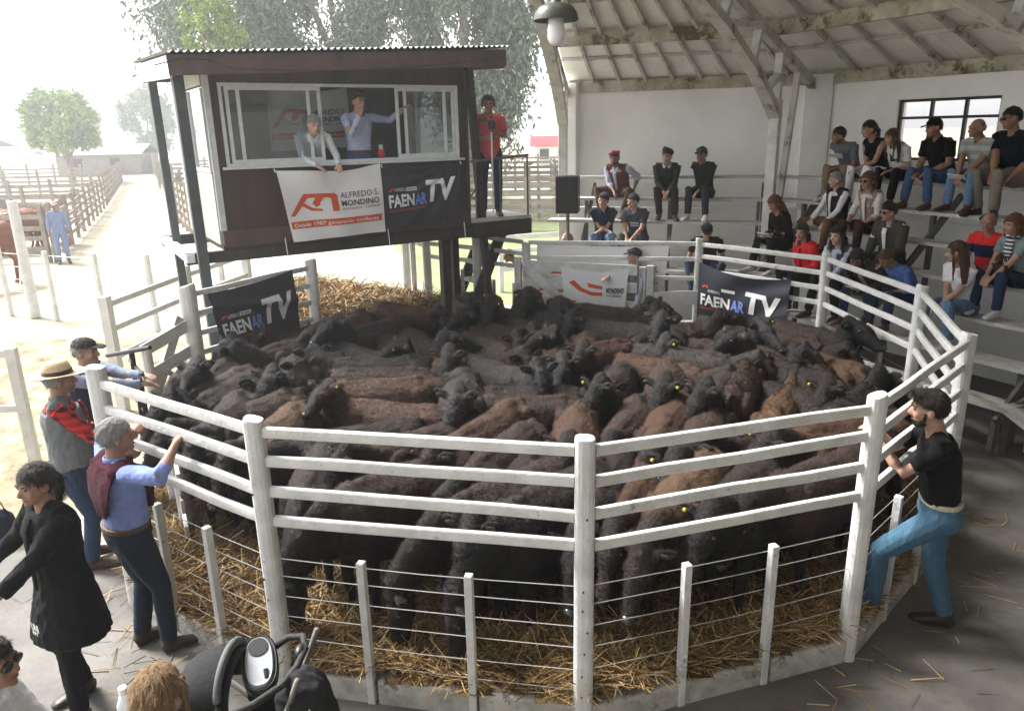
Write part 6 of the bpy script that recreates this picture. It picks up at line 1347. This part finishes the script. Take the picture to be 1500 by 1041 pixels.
# loudspeaker on a pole
sp_ = V((.97, 12.55, 2.32)); e = prop('loudspeaker', 'black loudspeaker on a pole beside the end truss column', 'speaker', (sp_.x, sp_.y, 0))
mb = MB(); mb.box(sp_, (.37, .30, .60), R(-12)); mb.build('cabinet', M['black'], e, bevel=.02)
Mx = Matrix.Translation(sp_) @ Matrix.Rotation(R(-12), 4, 'Z'); mb = MB(); mb.box((0, 0, 0), (.33, .012, .55), M=Mx @ Matrix.Translation((0, -.152, 0)) @ Matrix.Diagonal((.165, .006, .275, 1)) @ Matrix.Diagonal((1/.165, 1/.006, 1/.275, 1))); mb.build('grille', M['rubber'], e)
mb = MB(); mb.loft([(sp_.x, sp_.y, 0), (sp_.x, sp_.y, 2.05)], .03, 10, up=(0, 1, 0)); mb.build('pole', M['steel_dark'], e)
# red flask on the booth sill
q = bp(2.14, -.20, ZS-.07); e = prop('thermos_flask', 'red vacuum flask standing on the booth window shelf', 'flask', q[:])
mb = MB(); mb.loft([q, q+V((0, 0, .19)), q+V((0, 0, .21))], [.045, .045, .035], 16, up=(0, 1, 0)); mb.build('flask_body', redc if False else mat('red_lacquer', (.6, .03, .03), None, rough=.25), e, smooth=False)
mb = MB(); mb.loft([q+V((0, 0, .212)), q+V((0, 0, .26)), q+V((0, 0, .27))], [.03, .028, .015], 14, up=(0, 1, 0)); mb.build('cap', M['alu'], e)
# water bottle
q = V((-1.66, 2.62, .93)); e = prop('water_bottle', 'clear plastic water bottle with white cap at the lower edge', 'bottle', q[:])
mb = MB(); mb.loft([q, q+V((0, 0, .01)), q+V((0, 0, .14)), q+V((0, 0, .17)), q+V((0, 0, .195))], [.03, .034, .034, .022, .014], 18, up=(0, 1, 0)); mb.build('bottle_body', mat('clear_plastic', (.85, .9, .95), None, rough=.08, spec=.6, alpha=.45), e, smooth=True)
mb = MB(); mb.loft([q+V((0, 0, .196)), q+V((0, 0, .222))], .017, 16, up=(0, 1, 0)); mb.build('cap', M['paper'], e)
mb = MB(); mb.box((-1.66, 2.5, .60), (.34, .46, .05)); mb.box((-1.66, 2.5, .30), (.28, .38, .60)); 
tb = mb.build('side_crate', M['black'], None, bevel=.01); tag(tb, 'black crate the water bottle stands on at the lower edge', 'crate')
tb.location = (0, 0, .31)
# pushchair
sx, sy = -1.30, 3.00; e = prop('pushchair', 'black pushchair with grey cup tray parked by the ring kerb', 'pushchair', (sx, sy, 0))
PB = mat('pushchair_fabric', (.012, .012, .014), (.02, .02, .022), 40, .85, .4, 200); PG_ = mat('grey_tray_plastic', (.30, .32, .35), None, rough=.3, spec=.5); PT = mat('grey_piping', (.10, .105, .11), None, rough=.7)
def P_(x, y, z): return V((sx+x, sy+y, z))
def pt(nm, m, fn, **k): q = MB(); fn(q); return q.build(nm, m, e, **k)
# canopy: curved shell with padded rim
def canopy(q):
    nu, nv = 16, 10; vs = []
    for j in range(nv+1):
        a = math.pi*(.08+.55*j/nv)
        for i in range(nu+1):
            b = math.pi*i/nu; vs.append(P_(-.13-.24*math.cos(a)+.02, .19*math.cos(b)-.02, .76+.26*math.sin(a)*math.sin(b)**.6))
    fs = [(j*(nu+1)+i, j*(nu+1)+i+1, (j+1)*(nu+1)+i+1, (j+1)*(nu+1)+i) for j in range(nv) for i in range(nu)]; k = len(vs)
    q.add(vs+[v*1.0-V((0, 0, .008)) for v in vs], fs+[tuple(x+k for x in reversed(f)) for f in fs])
pt('canopy', PB, canopy, smooth=True)
pt('canopy_rim', PT, lambda q: q.loft([P_(-.06, .20*math.cos(b)-.02, .76+.28*math.sin(b)**.6 if 0 < math.sin(b) else .76) for b in [math.pi*i/16 for i in range(17)]], [(.018, .024)]*17, 8), smooth=True)
pt('seat', PB, lambda q: q.loft([P_(-.30, -.02, .42), P_(-.05, -.02, .40), P_(.08, -.02, .50), P_(.13, -.02, .80)], [(.16, .03), (.17, .04), (.16, .035), (.14, .025)], 12), voxel=.012, sm=1)
ax = V((.10, -.30, -.12)).normalized()
def lozenge(q, c, a, b, th, up):
    n = 32; u = ax; w = V(up).normalized(); v = u.cross(w).normalized(); ring = [c+u*(a*math.copysign(abs(math.cos(t))**.8, math.cos(t)))+v*(b*math.copysign(abs(math.sin(t))**.8, math.sin(t))) for t in [6.283*i/n for i in range(n)]]
    vs = [p-w*th for p in ring]+[p for p in ring]+[c+(p-c)*.93+w*.012 for p in ring]+[c+(p-c)*.80+w*.006 for p in ring]
    fs = [tuple(range(n-1, -1, -1))]+[(k*n+i, k*n+(i+1) % n, (k+1)*n+(i+1) % n, (k+1)*n+i) for k in range(3) for i in range(n)]+[tuple(3*n+i for i in range(n))]
    q.add(vs, fs)
tw_ = V((.1, -.45, 1))
pt('tray_bezel', M['black'], lambda q: lozenge(q, P_(.06, .03, .93), .155, .085, .04, tw_), smooth=False)
pt('tray', PG_, lambda q: lozenge(q, P_(.06, .03, .93)+tw_.normalized()*.012, .135, .066, .004, tw_), smooth=False)
cc = P_(.06, .03, .93)-ax*.075+tw_.normalized()*.020
pt('cup_holder', M['black'], lambda q: q.loft([cc, cc+tw_.normalized()*.006], [.043, .046], 22, up=ax), smooth=False)
pt('tray_slot', M['black'], lambda q: q.loft([cc+ax*.12+V((.03, 0, .001)), cc+ax*.16+V((.03, 0, .001))], [.012, .008], 10))
HB = [P_(.10, .15, .93), P_(.16, .18, .96), P_(.24, .16, .98), P_(.27, .08, .97), P_(.26, -.04, .96), P_(.22, -.15, .95), P_(.12, -.24, .93), P_(-.06, -.30, .88), P_(-.22, -.32, .80)]
pt('handlebar', M['rubber'], lambda q: q.loft(HB, .017, 12, up=(0, 0, 1)), smooth=True)
pt('handle_hub', M['black'], lambda q: q.ell(P_(.25, .07, .965), (.03, .05, .03), nu=18, nv=12), smooth=True)
for k in (-1, 1):
    pt('frame_tube', M['steel_dark'], lambda q: q.loft([P_(.30, .02+k*.18, .99), P_(.15, .0+k*.2, .6), P_(-.25, k*.2, .12)], .014, 8), smooth=True)
    pt('frame_tube', M['steel_dark'], lambda q: q.loft([P_(-.2, k*.2, .72), P_(.05, k*.2, .45), P_(.28, k*.22, .12)], .014, 8), smooth=True)
    for wx in (-.28, .30):
        pt('wheel', M['rubber'], lambda q: q.loft([P_(wx+.10*math.cos(a), k*.22, .115+.10*math.sin(a)) for a in [6.283*i/24 for i in range(25)]], .016, 8, up=(0, 1, 0)), smooth=True)
        pt('wheel_hub', PG_, lambda q: q.loft([P_(wx, k*.22-.02, .115), P_(wx, k*.22+.02, .115)], .07, 16), smooth=False)
bg_ = prop('backpack', 'black rucksack with pale zip cords hung on the pushchair handle', 'backpack', P_(.34, -.12, .5)[:])
q = MB(); q.loft([P_(.30, -.10, .46), P_(.30, -.10, .54), P_(.30, -.09, .74), P_(.28, -.07, .90), P_(.27, -.06, .97)], [(.12, .10), (.15, .13), (.15, .13), (.11, .10), (.04, .04)], 18, up=(0, 1, 0), sq=.8); q.build('bag', PB, bg_, voxel=.012, sm=2, disp=folds(.012, 5, 12, 8))
for k in (-.06, .05): q = MB(); q.loft([P_(.30+k, -.20, .86), P_(.31+k, -.245, .76), P_(.34+k, -.25, .6), P_(.35+k, -.23, .5)], .004, 6); q.build('zip_cord', mat('pale_cord', (.5, .5, .45), None, rough=.7), bg_)
# tote bag of a passer by at the left edge
q = MB(); q.loft([(-4.52, 5.86, .02), (-4.52, 5.86, .12), (-4.50, 5.86, .26), (-4.50, 5.86, .30)], [(.16, .09), (.18, .11), (.14, .07), (.08, .02)], 16, up=(0, 1, 0), sq=.8); q.loft([(-4.60, 5.86, .28), (-4.56, 5.86, .38), (-4.44, 5.86, .38), (-4.40, 5.86, .28)], .010, 8)
tag(q.build('shoulder_bag', cloth('navy_canvas', (.012, .014, .03)), None, voxel=.012, sm=2), 'dark navy bag left on the concrete at the left edge', 'bag')
# ---------------------------------------------------------------- scattering volume added to imitate lens glare over the bright yard
hz = MB(); hz.box((0, 180, 10.4), (640, 500, 23)); ho = hz.build('glare_haze', None, None); tag(ho, kind='stuff')
hm = bpy.data.materials.new('glare_haze'); hm.use_nodes = True; hn = hm.node_tree; hn.nodes.clear()
ov = hn.nodes.new('ShaderNodeOutputMaterial'); pv = hn.nodes.new('ShaderNodeVolumePrincipled'); pv.inputs['Color'].default_value = (.97, .98, 1, 1); pv.inputs['Density'].default_value = GLARE_HAZE; pv.inputs['Anisotropy'].default_value = .55
hn.links.new(pv.outputs[0], ov.inputs['Volume']); ho.data.materials.append(hm)
